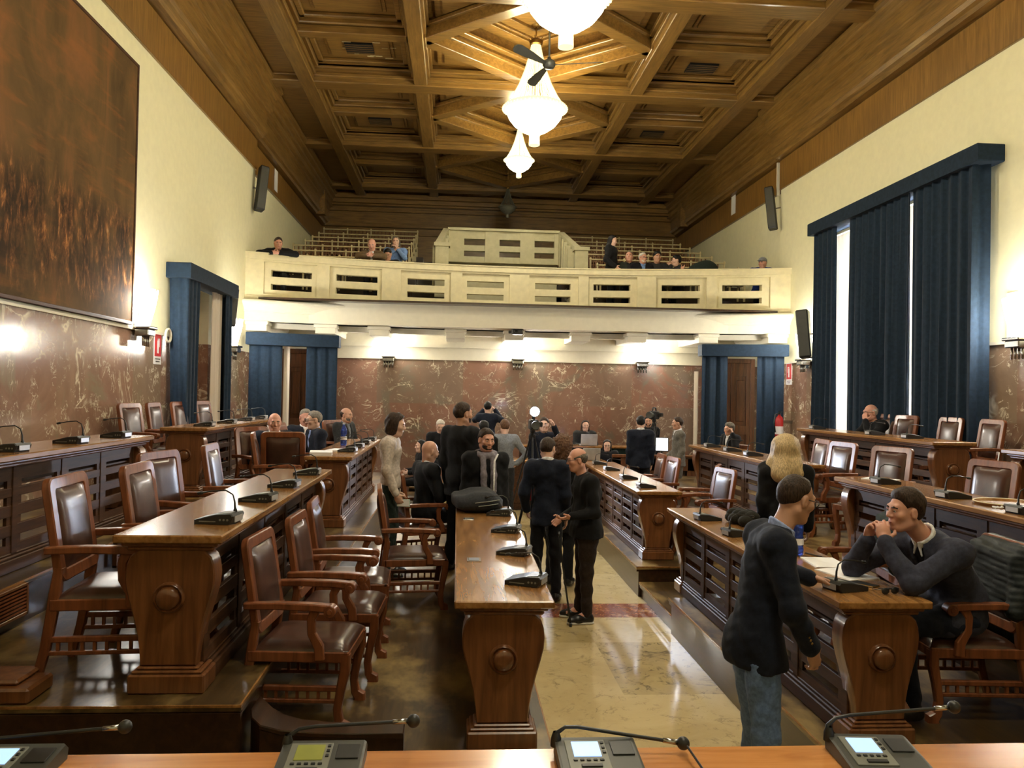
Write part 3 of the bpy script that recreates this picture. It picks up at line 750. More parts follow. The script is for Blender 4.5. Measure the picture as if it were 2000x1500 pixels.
# front row, window side (facing the aisle)
chair(2.70, 11.3, Z1, 178, A + 'farthest along the front-row table beside the man in a black suit')
chair(2.72, 10.7, Z1, 184, A + 'second from the far end, shiny sheen on its pad, before the barrier')
chair(2.98, 9.68, Z1, 156, A + 'turned towards the desk, between two others at the far front-row table')
chair(2.90, 9.06, Z1, 190, A + 'near the carved end of the far window-side front-row table')
chair(3.08, 4.62, Z1, 176, A + 'with a quilted coat over its back, under the leaning man')
chair(3.05, 5.75, Z1, 170, A + 'with a dark green coat on it, behind the leaning man')
# second row, window side
for x, y, d, l in ((4.14, 9.25, 176, 'at the far second-row table, half hidden by the blonde woman'), (4.13, 8.65, 188, 'next to the one half hidden by the blonde woman'),
                   (4.28, 7.8, 202, 'standing in the gap before the carved end of the uppermost table'), (4.16, 6.15, 192, 'with a pale reflection on its frame, behind the second-row microphones'), (4.14, 5.45, 186, 'behind the second-row table next to the round tray')):
    chair(x, y, Z2, d, A + l)
for x, y, d, l in ((6.1, 10.72, 184, 'first beside the bald man below the tall curtain'), (6.12, 9.77, 180, 'second from the bald man below the tall curtain'), (6.12, 9.0, 176, 'below the marble panel at the end of the tall curtain'), (6.15, 11.3, 182, 'under the bald man resting his chin on his hand')):
    chair(x, y, Z3, d, A + l)

# ------------------------------------------------------------------ front desk (bottom of the view)
t = thing('front_desk', 'polished orange-brown desk along the bottom carrying four grey microphone units', 'desk', (0, 0, 0))
mb = MB(); mb.box(-3.2, 5.0, 1.25, 2.0, 1.255, 1.3, .008); obj('desktop', mb, M['desktop'], t)
mb = MB(); mb.box(-3.1, 4.9, 1.86, 1.92, .55, 1.255); obj('front_panel', mb, M['panel'], t)
for x in (-3.1, .8, 4.86):
    mb = MB(); mb.box(x - .02, x + .02, 1.35, 1.86, .55, 1.255); obj('side_panel', mb, M['panel'], t)

# ------------------------------------------------------------------ clerks' desks at the far end of the aisle
t = thing('clerk_desk', 'dark wooden clerks desk closing the far end of the aisle, laptop standing on it', 'desk', (0, 0, 0))
mb = MB(); mb.box(.45, 2.9, 14.9, 15.5, .90, .945, .008); obj('desktop', mb, M['top'], t)
mb = MB(); mb.box(.5, 2.85, 14.95, 15.0, 0, .9); 
for k in range(5): mb.box(.55 + k * .46, .95 + k * .46, 14.935, 14.95, .12, .8, .006)
obj('front_panel', mb, M['panel'], t)
for x in (.48, 2.84):
    mb = MB(); mb.box(x - .03, x + .03, 14.95, 15.45, 0, .9, .004); obj('side_panel', mb, M['panel'], t)
t = thing('rear_clerk_desk', 'raised desk before the red marble back wall, with a laptop and green glass bottle', 'desk', (0, 0, 0))
mb = MB(); mb.box(1.3, 4.0, 15.85, 16.35, 1.13, 1.17, .008); obj('desktop', mb, M['top'], t)
mb = MB(); mb.box(1.34, 3.96, 15.9, 15.95, .4, 1.13); obj('front_panel', mb, M['greencloth'], t)
for x in (1.34, 3.96):
    mb = MB(); mb.box(x - .03, x + .03, 15.95, 16.3, .4, 1.13, .004); obj('side_panel', mb, M['panel'], t)
t = thing('wooden_barrier', 'low panelled wooden barrier with dark square openings behind the far front-row chairs', 'barrier', (0, 0, 0))
mb = MB(); mb.box(3.0, 5.0, 14.9, 14.98, 1.02, 1.08, .01); obj('top_rail', mb, M['ped'], t)
mb = MB(); mb.box(3.0, 5.0, 14.92, 14.96, .1, .5)
for k in range(6): mb.box(3.0 + k * .37, 3.17 + k * .37, 14.92, 14.96, .5, 1.02, .004)
mb.box(3.0, 5.0, 14.92, 14.96, .78, 1.02)
obj('panel', mb, M['ped'], t)

# ------------------------------------------------------------------ gallery benches: one per row and side
def gallery_bench(x0, x1, y, zf, label):
    t = thing('gallery_bench', label, 'bench', (0, y, zf), 0, 'pale gallery benches behind the balcony front')
    n = 4; dx = (x1 - x0) / n
    mb = MB(); mb.box(x0, x1, .29, .325, .82, .852, .006); obj('top_rail', mb, M['seatwhite'], t)
    mb = MB(); mb.box(x0, x1, .295, .325, .56, .59, .004); 
    for k in range(int((x1 - x0) / .11)): mb.box(x0 + k * .11, x0 + k * .11 + .03, .30, .32, .42, .81)
    obj('backrest', mb, M['seatbrown'], t)
    for k in range(n + 1):
        x = x0 + k * dx
        mb = MB(); mb.box(x - .018, x + .018, .29, .33, 0, .885, .006); mb.box(x - .026, x + .026, .28, .34, .815, .868, .008); mb.box(x - .02, x + .02, -.12, .3, .40, .43); mb.box(x - .018, x + .018, -.12, -.08, 0, .40); obj('post', mb, M['seatwhite'], t)
    mb = MB(); mb.box(x0, x1, -.13, .27, .43, .455, .006); obj('seat', mb, M['seatbrown'], t)
for i, (y, z) in enumerate(TI):
    if i == 6: y -= .15
    gallery_bench(-4.05 if i < 3 else -3.95, -1.25, y + .42, z, f'{ORD(i)} gallery bench up from the parapet on the painting side')
    gallery_bench(3.1, 6.35, y + .42, z, f'{ORD(i)} gallery bench up from the parapet on the window side')
# ------------------------------------------------------------------ microphone units on the bench tables
def mic_unit(label):
    t = thing('microphone_unit', label, 'microphone', (0, 0, 0), 0, 'conference microphone units on the bench tables')
    poly = [(-.10, 0), (.095, 0), (.115, .045), (.105, .058), (.02, .054), (-.10, .024)]
    mb = MB(); mb.m = 0; mb.prism(poly, -.078, .078, 'xz', bev=.006); mb.m = 1
    mb.box(-.07, .02, -.0795, -.077, .014, .019); 
    for k in range(3): mb.lathe([(.0001, -.001), (.006, -.001), (.006, .002), (.0001, .002)], 10, Matrix.Translation((.045 + k * .02, -.078, .026)) @ Matrix.Rotation(PI / 2, 4, 'X'))
    obj('base', mb, [M['black'], M['grey']], t)
    mb = MB(); T = Matrix.Translation((.06, 0, .0555)) @ Matrix.Rotation(math.radians(-5.4), 4, 'Y'); mb.box(-.032, .03, -.055, .045, -.001, .0025, T=T); obj('display', mb, M['grey'], t)
    mb = MB(); mb.box(.1125, .1165, -.05, .05, .012, .044); obj('name_plate', mb, M['laptop'], t)
    mb = MB(); mb.tube([(.085, .02, .05), (.082, .02, .11), (.07, .02, .15), (.03, .02, .172), (-.05, .02, .165), (-.10, .02, .155)], [.007, .0055, .0045, .004, .004, .004], 8); mb.lathe([(.010, 0), (.010, .02), (.006, .03)], 10, Matrix.Translation((.085, .02, .048))); g = obj('gooseneck', mb, M['black'], t, smooth=True, auto=50)
    mb = MB(); mb.tube([(-.098, .02, .1555), (-.105, .02, .154), (-.125, .02, .150), (-.13, .02, .149)], [.006, .009, .009, .005], 10); obj('capsule', mb, M['black'], g, smooth=True)
    return t
mproto = mic_unit('x'); mused = []
def mic(x, y, z, deg, label):
    if not mused: mused.append(1); mproto.location = (x, y, z + TH); mproto.rotation_euler = (0, 0, math.radians(deg)); mproto['label'] = label; return
    dup(mproto, (x, y, z + TH), math.radians(deg), label)
for i, (x, y, d) in enumerate(((.41, 4.48, -24), (.40, 5.3, -22), (.40, 6.15, -18), (.39, 7.0, -12))):
    mic(x, y, Z1, d, f'black microphone unit, {ORD(i)} from the carved end on the table with the dark bag')
for i, (x, y, d) in enumerate(((-1.28, 4.36, -8), (-1.28, 5.2, -8), (-1.28, 5.97, -6), (-1.28, 6.86, 0))):
    mic(x, y, Z2, d, f'black microphone unit, {ORD(i)} from the carved end of the second-row table near the desk')
for i, y in enumerate((9.5, 10.2, 10.95, 11.7)): mic(-1.3, y, Z2, -6, f'black microphone unit, {ORD(i)} from the white papers on the officers table')
for i, y in enumerate((5.45, 6.3, 7.1)): mic(-2.98, y, Z3, -8, f'black microphone unit, {ORD(i)} from the frame edge on the uppermost table below the painting')
for i, y in enumerate((9.45, 10.35, 11.25, 12.0)): mic(-2.96, y, Z3, -4, f'black microphone unit, {ORD(i)} from the carved end before the narrow side curtain')
for i, (x, y, d) in enumerate(((2.24, 4.36, 196), (2.23, 6.05, 190), (2.24, 6.82, 186))): mic(x, y, Z1, d, f'black microphone unit, {ORD(i)} from the carved end of the table where the two men talk')
for i, y in enumerate((9.2, 10.15, 11.3, 12.25)): mic(2.27, y, Z1, 184, f'black microphone unit with white plate, {ORD(i)} along the far front-row table from its carved end')
for i, y in enumerate((4.95, 5.72, 6.66)): mic(3.78, y, Z2, 186, f'black microphone unit, {ORD(i)} from the round tray on the second-row table')
for i, y in enumerate((9.75, 10.5, 11.35)): mic(3.78, y, Z2, 182, f'black microphone unit with white plate, {ORD(i)} beyond the blonde woman on the second-row table')
for i, y in enumerate((9.15, 10.0, 11.65)): mic(5.52, y, Z3, 182, f'black microphone unit, {ORD(i)} along the uppermost table below the tall curtain')
mic(5.55, 7.0, Z3, 180, 'black microphone unit at the corner of the uppermost table beside the hanging white cable')

# ------------------------------------------------------------------ large units on the front desk
def desk_unit(x, label, lit, bend, end, deg=0):
    t = thing('delegate_console', label, 'microphone', (x, 1.86, 1.3), math.radians(deg), 'grey consoles on the front desk')
    poly = [(-.12, 0), (.115, 0), (.12, .026), (.105, .040), (-.115, .014)]
    mb = MB(); mb.prism(poly, -.1, .1, 'yz', bev=.006); obj('base', mb, M['dgrey'], t)
    S_ = Matrix.Translation((0, -.005, .0275)) @ Matrix.Rotation(math.radians(6.8), 4, 'X')
    mb = MB(); mb.box(-.078, .022, -.03, .095, -.002, .0022, .001, S_); bz = obj('bezel', mb, M['grey'], t)
    mb = MB(); mb.box(-.062, .005, .022, .085, .001, .004, .0006, S_); obj('screen', mb, M['screen'] if lit else M['screeng'], bz)
    mb = MB()
    for k in range(5): mb.box(-.066 + k * .016, -.056 + k * .016, .004, .011, .001, .005, .001, S_)
    obj('keypad', mb, M['black'], bz); mb = MB()
    for k in range(3): mb.box(.010, .018, .035 + k * .02, .045 + k * .02, .001, .005, .001, S_)
    obj('side_keys', mb, M['black'], bz); mb = MB(); mb.box(-.05, .0, -.022, -.010, .001, .006, .001, S_); obj('talk_button', mb, M['black'], bz)
    mb = MB(); mb.box(.034, .088, .03, .088, .0, .003, .001, S_)
    obj('loudspeaker_grille', mb, M['black'], t)
    mb = MB(); p = [Vector(q) for q in bend]; mb.tube(p, [.008, .006] + [.0045] * (len(p) - 2), 8); mb.lathe([(.014, 0), (.013, .02), (.008, .035)], 12, Matrix.Translation(bend[0]) @ Matrix.Translation((0, 0, -.01)))
    g = obj('gooseneck', mb, M['black'], t, smooth=True, auto=50)
    d = (p[-1] - p[-2]).normalized(); mb = MB(); mb.tube([p[-1] - d * .03, p[-1] + d * .01], [.006, .007], 10); obj('silver_ring', mb, M['metal'], g, smooth=True)
    mb = MB(); c = p[-1] + d * .022; mb.ball(c, .0165, 16, 12); obj('foam_windshield', mb, M['black'], g, smooth=True)
    return t
desk_unit(-1.02, 'grey console with light blue screen at the frame end of the front desk', True, [(-.08, .10, .035), (-.08, .11, .042), (-.06, .115, .05), (.02, .12, .055), (.205, .125, .068)], None)
desk_unit(-.305, 'grey console with dim green screen, in front of the curved kerb', False, [(-.092, .10, .032), (-.09, .11, .050), (-.068, .115, .064), (-.03, .12, .068), (.19, .13, .074)], None)
desk_unit(.36, 'grey console with white lit screen, in front of the marble aisle', True, [(-.096, .10, .032), (-.093, .105, .052), (-.072, .11, .064), (-.04, .11, .064), (.08, .10, .048), (.205, .095, .030)], None)
desk_unit(1.06, 'grey console with blue lit screen, in front of the leaning man table', True, [(-.095, .10, .035), (-.095, .11, .058), (-.07, .12, .074), (-.03, .125, .080), (.225, .135, .100)], None, -4)
mb = MB(); mb.tube([(.59, 1.93, 1.33), (.61, 1.78, 1.305), (.66, 1.6, 1.306), (.72, 1.3, 1.305)], .003, 6); o = obj('cable', mb, M['black']); tag(o, 'thin black cable crossing the front desk beside the white lit console', 'cable')

# ------------------------------------------------------------------ small things on the tables
def power_box(x, y, label):
    t = thing('table_socket', label, 'socket', (x, y, Z1 + TH)); mb = MB(); mb.box(-.045, .045, -.055, .055, 0, .006, .002); obj('frame', mb, M['metal'], t)
    mb = MB(); mb.box(-.032, .032, -.042, .042, .0055, .0075); obj('cover', mb, M['dgrey'], t)
power_box(.13, 5.1, 'steel socket plate let into the table top, the one closer to the front desk'); power_box(.12, 6.75, 'steel socket plate let into the table top beside the dark bag')
def bottle(x, y, z, label, mat, cap, h=.30, r=.042):
    t = thing('water_bottle', label, 'bottle', (x, y, z)); k = h / .3
    mb = MB(); mb.lathe([(.001, .004), (r * .8, 0), (r, .012), (r, .05 * k), (r * .93, .06 * k), (r, .07 * k), (r, .12 * k), (r * .86, .14 * k), (r * .97, .165 * k), (r, .20 * k), (r * .8, .235 * k), (r * .38, .262 * k), (r * .34, .285 * k)], 20); obj('body', mb, mat, t, smooth=True)
    mb = MB(); mb.lathe([(r * .4, .28 * k), (r * .42, .302 * k), (.001, .304 * k)], 16); obj('cap', mb, cap, t, smooth=True, auto=40)
    mb = MB(); mb.lathe([(r * 1.012, .075 * k), (r * 1.012, .118 * k)], 20); obj('label_band', mb, M['paper'], t, smooth=True)
bottle(2.37, 5.3, Z1 + TH, 'blue plastic water bottle with red cap between the two talking men', M['bottleblue'], M['redplastic'], .31, .047)
bottle(-1.5, 10.6, Z2 + TH, 'blue plastic water bottle on the officers table behind the papers', M['bottleblue'], M['laptop'])
bottle(1.75, 16.0, 1.17, 'slim green glass water bottle beside the rear laptop', M['bottlegreen'], M['grey'], .29, .035)
bottle(2.08, 15.1, .945, 'small clear blue bottle on the clerks desk next to the front laptop', M['bottleblue'], M['laptop'], .25, .034)
def sheet(x, y, z, w, l, deg, n, label):
    mb = MB(); T = Matrix.Translation((x, y, z)) @ Matrix.Rotation(math.radians(deg), 4, 'Z')
    for k in range(n): mb.box(-w / 2 + .004 * math.sin(k * 2.1), w / 2 + .004 * math.sin(k * 2.1), -l / 2, l / 2, k * .004, k * .004 + .0035, T=T @ Matrix.Rotation(.02 * math.sin(k * 1.7), 4, 'Z'))
    o = obj('paper_sheet' if n < 3 else 'paper_stack', mb, M['paper']); tag(o, label, 'paper')
sheet(-1.53, 9.05, Z2 + TH, .24, .34, 8, 9, 'thick stack of white papers on the corner of the officers table'); sheet(-1.42, 9.6, Z2 + TH, .22, .3, -12, 5, 'lower stack of white papers behind the first one on the officers table')
sheet(2.43, 4.72, Z1 + TH, .22, .31, 14, 2, 'white sheet under the outstretched hand of the standing man'); sheet(2.45, 5.05, Z1 + TH, .22, .31, -6, 2, 'white sheet lying beside the pen behind the console')
sheet(2.42, 6.2, Z1 + TH, .10, .14, 20, 2, 'small white card beside the dark fur hat'); sheet(3.92, 7.0, Z2 + TH, .2, .28, 40, 2, 'white sheet at the far corner of the second-row table')
mb = MB(); mb.tube([(2.46, 5.36, Z1 + TH + .006), (2.52, 5.22, Z1 + TH + .006)], .005, 8); o = obj('pen', mb, M['black']); tag(o, 'black pen lying on the table beside the white sheet', 'pen')
t = thing('mobile_phone', 'mobile phone with gold edge lying beside the console under the leaning man', 'phone', (2.41, 4.46, Z1 + TH), .5)
mb = MB(); mb.box(-.036, .036, -.074, .074, 0, .008, .003); obj('case', mb, M['brass'], t); mb = MB(); mb.box(-.033, .033, -.07, .07, .0075, .0088); obj('screen', mb, M['black'], t)
t = thing('sunglasses', 'dark sunglasses lying folded near the carved end of the table', 'glasses', (2.44, 4.24, Z1 + TH), .25)
for s in (-1, 1):
    mb = MB(); mb.ball((s * .033, 0, .02), (.028, .006, .019), 14, 8); obj('lens', mb, M['black'], t, smooth=True)
    mb = MB(); mb.tube([(s * .062, 0, .028), (s * .06, .05, .02), (s * .02, .11, .006)], .0028, 6); obj('temple', mb, M['black'], t)
mb = MB(); mb.tube([(-.06, 0, .03), (-.01, 0, .03), (.01, 0, .03), (.06, 0, .03)], .003, 6); obj('bridge', mb, M['black'], t)
t = thing('round_tray', 'round wooden tray with pale rim on the second-row table at the frame edge', 'tray', (3.95, 5.35, Z2 + TH)); mb = MB(); mb.lathe([(.001, .006), (.2, .006), (.215, .022), (.225, .02), (.21, 0), (.001, 0)], 32); obj('dish', mb, M['top'], t, smooth=True, auto=40)
mb = MB(); mb.lathe([(.214, .021), (.222, .026), (.228, .021), (.222, .017), (.214, .021)], 32); obj('rim', mb, M['seatwhite'], t, smooth=True)
t = thing('earphones', 'crumpled white earphones beside the round tray', 'earphones', (3.72, 5.18, Z2 + TH)); mb = MB()
mb.tube([(.03 * math.cos(k * 1.3) + .01 * k * .3, .035 * math.sin(k * 1.7), .006 + .002 * (k % 3)) for k in range(12)], .003, 6); obj('cable', mb, M['paper'], t, smooth=True)
for s in (0, 1): mb = MB(); mb.ball((.03 + .04 * s, -.03 + .05 * s, .009), .009, 10, 6); obj('earbud', mb, M['paper'], t, smooth=True)
def laptop(x, y, z, deg, label):
    t = thing('laptop', label, 'laptop', (x, y, z), math.radians(deg)); mb = MB(); mb.box(-.17, .17, -.12, .12, 0, .018, .005); obj('keyboard_base', mb, M['laptop'], t)
    mb = MB(); mb.box(-.17, .17, -.008, .006, 0, .235, .005, Matrix.Translation((0, -.125, .012)) @ Matrix.Rotation(math.radians(14), 4, 'X')); l = obj('lid', mb, M['laptop'], t)
    mb = MB(); mb.box(-.15, .15, .005, .0072, .02, .22, T=Matrix.Translation((0, -.125, .012)) @ Matrix.Rotation(math.radians(14), 4, 'X')); obj('screen', mb, M['screen'], l)
laptop(2.72, 16.1, 1.17, 0, 'silver laptop open before the woman at the raised rear desk'); laptop(2.62, 15.2, .945, 0, 'silver laptop on the clerks desk before the smiling woman with glasses')
t = thing('computer_monitor', 'lit monitor standing between the man in a black suit and the man in grey', 'monitor', (4.03, 15.15, 1.05), math.radians(160)); t.scale = (.62, 1, .85)
mb = MB(); mb.box(-.2, .2, -.015, .015, .1, .42, .008); obj('housing', mb, M['black'], t); mb = MB(); mb.box(-.185, .185, .0145, .0165, .12, .405); obj('screen', mb, emit('pale monitor', S(225, 235, 245), 1.3), t); mb = MB(); mb.box(-.02, .02, -.02, .02, 0, .12); mb.box(-.1, .1, -.07, .07, 0, .012, .004); obj('stand', mb, M['black'], t)
t = thing('small_desk', 'small dark desk under the lit monitor behind the wooden barrier', 'desk', (4.15, 15.15, 0)); mb = MB(); mb.box(-.4, .4, -.25, .25, 1.01, 1.05, .006); obj('desktop', mb, M['panel'], t)
for x in (-.36, .36): mb = MB(); mb.box(x - .025, x + .025, -.2, .2, 0, 1.01, .004); obj('side_panel', mb, M['panel'], t)
t = thing('hanging_cable', 'white cable hanging down the end of the uppermost window-side table', 'cable', (5.33, 7.3, Z3)); mb = MB(); mb.tube([(.0, .06, .75), (-.012, .07, .6), (.01, .065, .4), (.0, .07, .2), (.03, .06, .01)], .006, 6); obj('cord', mb, M['paper'], t, smooth=True); t['category'] = 'cable'

# ------------------------------------------------------------------ curtains
def curtain(name, label, cat, path, z0, z1, amp, wl, mat, group=None, flare=0, gather=0):
    pts = [Vector((p[0], p[1])) for p in path]; seg = [(b - a).length for a, b in zip(pts, pts[1:])]; L = sum(seg)
    n = max(8, int(L / wl * 8)); samp = []
    for i in range(n + 1):
        s = L * i / n; k = 0
        while k < len(seg) - 1 and s > seg[k]: s -= seg[k]; k += 1
        d = (pts[k + 1] - pts[k]).normalized(); samp.append((pts[k] + d * s, Vector((-d.y, d.x))))
    rg = random.Random(hash(label) % 1000 if False else len(label)); ph = [rg.uniform(0, 6) for _ in range(4)]
    def f(off):
        def g(u, v):
            i = min(n, int(round(u * n))); p, nn = samp[i]; s = u * L
            w = amp * (math.sin(2 * PI * s / wl + ph[0] + .8 * math.sin(s * 3 + ph[1])) + .45 * math.sin(2 * PI * s / (wl * .53) + ph[2] + v * .7))
            w *= (.55 + .45 * (1 - v)) * (1 + .15 * math.sin(4 * v + ph[3])); q = p + nn * (w + off)
            c = samp[n // 2][0]; q = c + (q - c) * (1 - gather * (1 - v)) + nn * flare * (1 - v)
            return (q.x, q.y, z0 + (z1 - z0) * v)
        return g
    mb = MB(); mb.grid(f(0), n, 10, f(.012)); o = obj(name, mb, mat, smooth=True, auto=70); tag(o, label, cat, group); return o
def pelmet(label, poly, z0, z1):
    mb = MB(); mb.prism(poly, z0, z1, 'xy', bev=.012); o = obj('curtain_pelmet', mb, M['blue']); tag(o, label, 'pelmet'); return o
pelmet('blue cloth pelmet box over the narrow side door on the painting wall', [(XL, 11.35), (-3.79, 11.35), (-3.79, 13.78), (XL, 13.78)], 3.76, 3.98)
curtain('curtain', 'blue velvet curtain hanging beside the lit side door, on its nearer side', 'curtain', [(-4.1, 11.40), (-3.84, 11.40), (-3.84, 11.95)], Z3, 3.78, .022, .16, M['blue'], None, 0, .25)
curtain('curtain', 'blue velvet curtain between the white sheer and the torch lamp by the balcony', 'curtain', [(-3.86, 13.3), (-3.86, 13.7), (-4.05, 13.72)], Z3, 3.78, .022, .16, M['blue'])
curtain('sheer_curtain', 'white curtain hanging beside the dark marble jamb of the side door', 'curtain', [(-3.95, 12.95), (-3.95, 13.32)], Z3, 3.78, .03, .13, M['sheer'])
curtain('sheer_curtain', 'thin white curtain edge along the blue one before the side door', 'curtain', [(-3.93, 11.9), (-3.93, 12.02)], Z3, 3.72, .01, .1, M['sheer'])
def backset(x0, x1, gap, s, side):
    poly = [(x0, arc(x0, -.22)), (x1, arc(x1, -.22)), (x1, arc(x1, .05)), (x0, arc(x0, .05))]
    pelmet('blue cloth pelmet over the back door on the ' + side + ' side, under the balcony', poly, 3.06, 3.3)
    xs = [x0 + .04, gap[0], gap[1], x1 - .04]
    for (a, b), w in (((xs[0], xs[1]), 'outer' if s < 0 else 'inner'), ((xs[2], xs[3]), 'inner' if s < 0 else 'outer')):
        curtain('curtain', f'blue velvet curtain under the balcony, {w} one of the {side}-side back door', 'curtain', [(a, arc(a, -.1)), ((a + b) / 2, arc((a + b) / 2, -.1)), (b, arc(b, -.1))], .72 if False else .0, 3.08, .03, .2, M['blue'])
backset(-4.05, -2.36, (-3.42, -2.98), -1, 'painting'); backset(4.98, 6.62, (5.52, 6.08), 1, 'window')
curtain('sheer_curtain', 'narrow white curtain strip at the back door behind the bald man', 'curtain', [(-3.42, arc(-3.4, .02)), (-3.31, arc(-3.3, .02))], 0, 3.08, .012, .08, M['sheer'])
curtain('sheer_curtain', 'white curtain edge beside the inner blue curtain on the window side', 'curtain', [(4.93, arc(4.9, .1)), (4.985, arc(5, .05))], 0, 2.75, .006, .08, M['sheer'])
pelmet('long slate-blue pelmet box over the tall window curtains', [(XR, 9.22), (6.36, 9.22), (6.36, 13.95), (XR, 13.95)], 5.2, 5.42)
WG = 'tall blue window curtains'
curtain('curtain', 'tall blue window curtain, the panel farthest down the hall beside the wide bright slit', 'curtain', [(6.45, 13.04), (6.45, 13.8), (6.62, 13.85)], Z3, 5.22, .035, .17, M['blue'], WG)
curtain('curtain', 'tall blue window curtain, the middle panel between the two bright slits', 'curtain', [(6.45, 10.78), (6.45, 12.52)], Z3, 5.22, .04, .19, M['blue'], WG)
curtain('curtain', 'tall blue window curtain, the panel beside the bare marble and torch lamp', 'curtain', [(6.62, 9.36), (6.45, 9.40), (6.45, 10.74)], Z3, 5.22, .04, .2, M['blue'], WG)
curtain('sheer_curtain', 'white net curtain glowing with daylight in the gaps of the tall window', 'curtain', [(6.66, 9.8), (6.66, 13.55)], Z3 + .1, 5.1, .012, .11, M['sheer'])

# ------------------------------------------------------------------ painting, signs, speakers, extinguisher, projector
t = thing('wall_painting', 'huge dark brown painting of a crowd on the side wall', 'painting', (0, 0, 0)); mb = MB(); mb.box(XL + .03, XL + .05, 3.0, 10.1, 3.02, 6.22); obj('canvas', mb, M['canvas'], t)
mb = MB()
for a in ((2.96, 3.0, 2.98, 6.26), (10.1, 10.14, 2.98, 6.26), (3.0, 10.1, 2.98, 3.02), (3.0, 10.1, 6.22, 6.26)): mb.box(XL + .002, XL + .06, a[0], a[1], a[2], a[3], .004)
obj('frame', mb, M['panel'], t)
def speaker(loc, size, rot, label):
    t = thing('wall_speaker', label, 'speaker', loc); t.rotation_euler = rot; x, y, z = size; mb = MB(); mb.box(-x, x, -y, y, -z, z, .02); obj('cabinet', mb, M['black'], t); mb = MB(); mb.box(-x * .85, x * .85, -y - .012, -y, -z * .94, z * .94, .006); obj('grille', mb, M['dgrey'], t)
    mb = MB(); s = 1 if loc[0] > 0 else -1; mb.tube([(0, y * .5, 0), (s * (x + .12), y * .5 + .02, 0)], .015, 8); obj('bracket', mb, M['metal'], t)
speaker((-3.97, 15.88, 6.2), (.09, .1, .46), (math.radians(-6), math.radians(7), math.radians(30)), 'slim black loudspeaker high on the painting wall at the gallery corner')
speaker((6.52, 16.05, 6.22), (.09, .1, .46), (math.radians(-6), math.radians(-7), math.radians(-30)), 'slim black loudspeaker high on the window wall at the gallery corner')
speaker((6.42, 14.15, 3.42), (.11, .12, .45), (math.radians(-4), math.radians(-6), math.radians(-35)), 'black loudspeaker beside the torch lamp, half behind the tall curtain')
speaker((-3.95, 14.0, 3.62), (.07, .08, .34), (math.radians(-4), math.radians(5), math.radians(25)), 'black loudspeaker low beside the narrow side curtain')
for x, y, z, l in ((XL - .0, 18.0, 6.93, 'white paper strip stuck on the wooden frieze above the gallery, painting side'), (XR + .0, 19.0, 7.02, 'white paper strip stuck on the wooden frieze above the gallery, window side')):
    mb = MB(); s = 1 if x < 0 else -1; mb.box(x - s * .055, x - s * .045, y - .14, y + .14, z - .24, z + .24); o = obj('paper_strip', mb, M['paper']); tag(o, l, 'paper strip')
mb = MB(); mb.box(XR - .06, XR + .0, 16.06, 16.1, 6.5, 7.2); o = obj('cable_duct', mb, M['white']); tag(o, 'white cable duct above the loudspeaker on the window wall', 'cable duct')
mb = MB(); mb.box(XL + .002, XL + .025, 14.6, 14.75, 2.95, 3.9); o = obj('white_wall_strip', mb, M['white']); tag(o, 'white vertical strip behind the torch lamp by the balcony', 'panel')
mb = MB(); mb.box(XR - .03, XR, 8.95, 9.12, 2.97, 3.55); o = obj('white_wall_strip', mb, M['white']); tag(o, 'white vertical strip behind the torch lamp at the frame edge', 'panel')
def sign(x, y, z, label):
    s = 1 if x < 0 else -1; t = thing('extinguisher_sign', label, 'sign', (x + s * .003, y, z))
    def bx(y0, y1, z0, z1, d): m = MB(); m.box(0, s * d, y0, y1, z0, z1); return m
    obj('plate', bx(-.13, .13, -.22, .22, .006), M['paper'], t); obj('red_field', bx(-.115, .115, -.11, .205, .008), M['signred'], t)
    mb = MB(); mb.box(0, s * .0095, -.028, .028, -.07, .1); mb.box(0, s * .0095, -.015, .015, .1, .14); mb.box(0, s * .0095, -.015, .06, .125, .14); mb.box(0, s * .0095, .045, .06, .02, .14); obj('pictogram', mb, M['paper'], t)
    mb = MB(); mb.box(0, s * .0085, -.09, .09, -.155, -.14); mb.box(0, s * .0085, -.07, .07, -.19, -.175); obj('caption_lines', mb, M['dgrey'], t)
sign(XL, 11.1, 2.74, 'red fire extinguisher sign on the marble beside the narrow side curtain'); sign(XR, 15.45, 2.72, 'red fire extinguisher sign on the marble near the window-side back door')
t = thing('fire_extinguisher', 'red fire extinguisher hanging on the marble behind the blonde woman', 'fire extinguisher', (6.45, 15.3, 1.42))
mb = MB(); mb.lathe([(.001, 0), (.07, 0), (.08, .02), (.08, .36), (.06, .42), (.028, .45), (.028, .48)], 20); obj('cylinder', mb, M['redplastic'], t, smooth=True, auto=40)
mb = MB(); mb.box(-.03, .03, -.02, .02, .47, .52, .008); mb.box(-.02, .02, -.12, .02, .52, .535, .004); obj('valve', mb, M['black'], t); mb = MB(); mb.tube([(0, -.02, .5), (-.1, -.05, .48), (-.13, -.06, .3), (-.1, -.05, .12)], .014, 8); obj('hose', mb, M['black'], t, smooth=True); mb = MB(); mb.lathe([(.0812, .08), (.0812, .24)], 20); obj('instruction_label', mb, M['paper'], t, smooth=True)
mb = MB(); mb.box(.06, .26, -.03, .03, .3, .36); obj('wall_bracket', mb, M['metal'], t)
t = thing('projector_camera', 'small dark camera hanging on a pale arm from the middle of the balcony cornice', 'camera', (1.2, 15.95, 3.48))
mb = MB(); mb.box(-.12, .12, -.09, .1, -.06, .06, .02); obj('housing', mb, M['black'], t); mb = MB(); mb.lathe([(.001, -.03), (.035, -.03), (.04, .03), (.03, .05)], 14, Matrix.Translation((-.03, -.1, 0)) @ Matrix.Rotation(PI / 2, 4, 'X')); obj('lens', mb, M['dgrey'], t, smooth=True, auto=40)
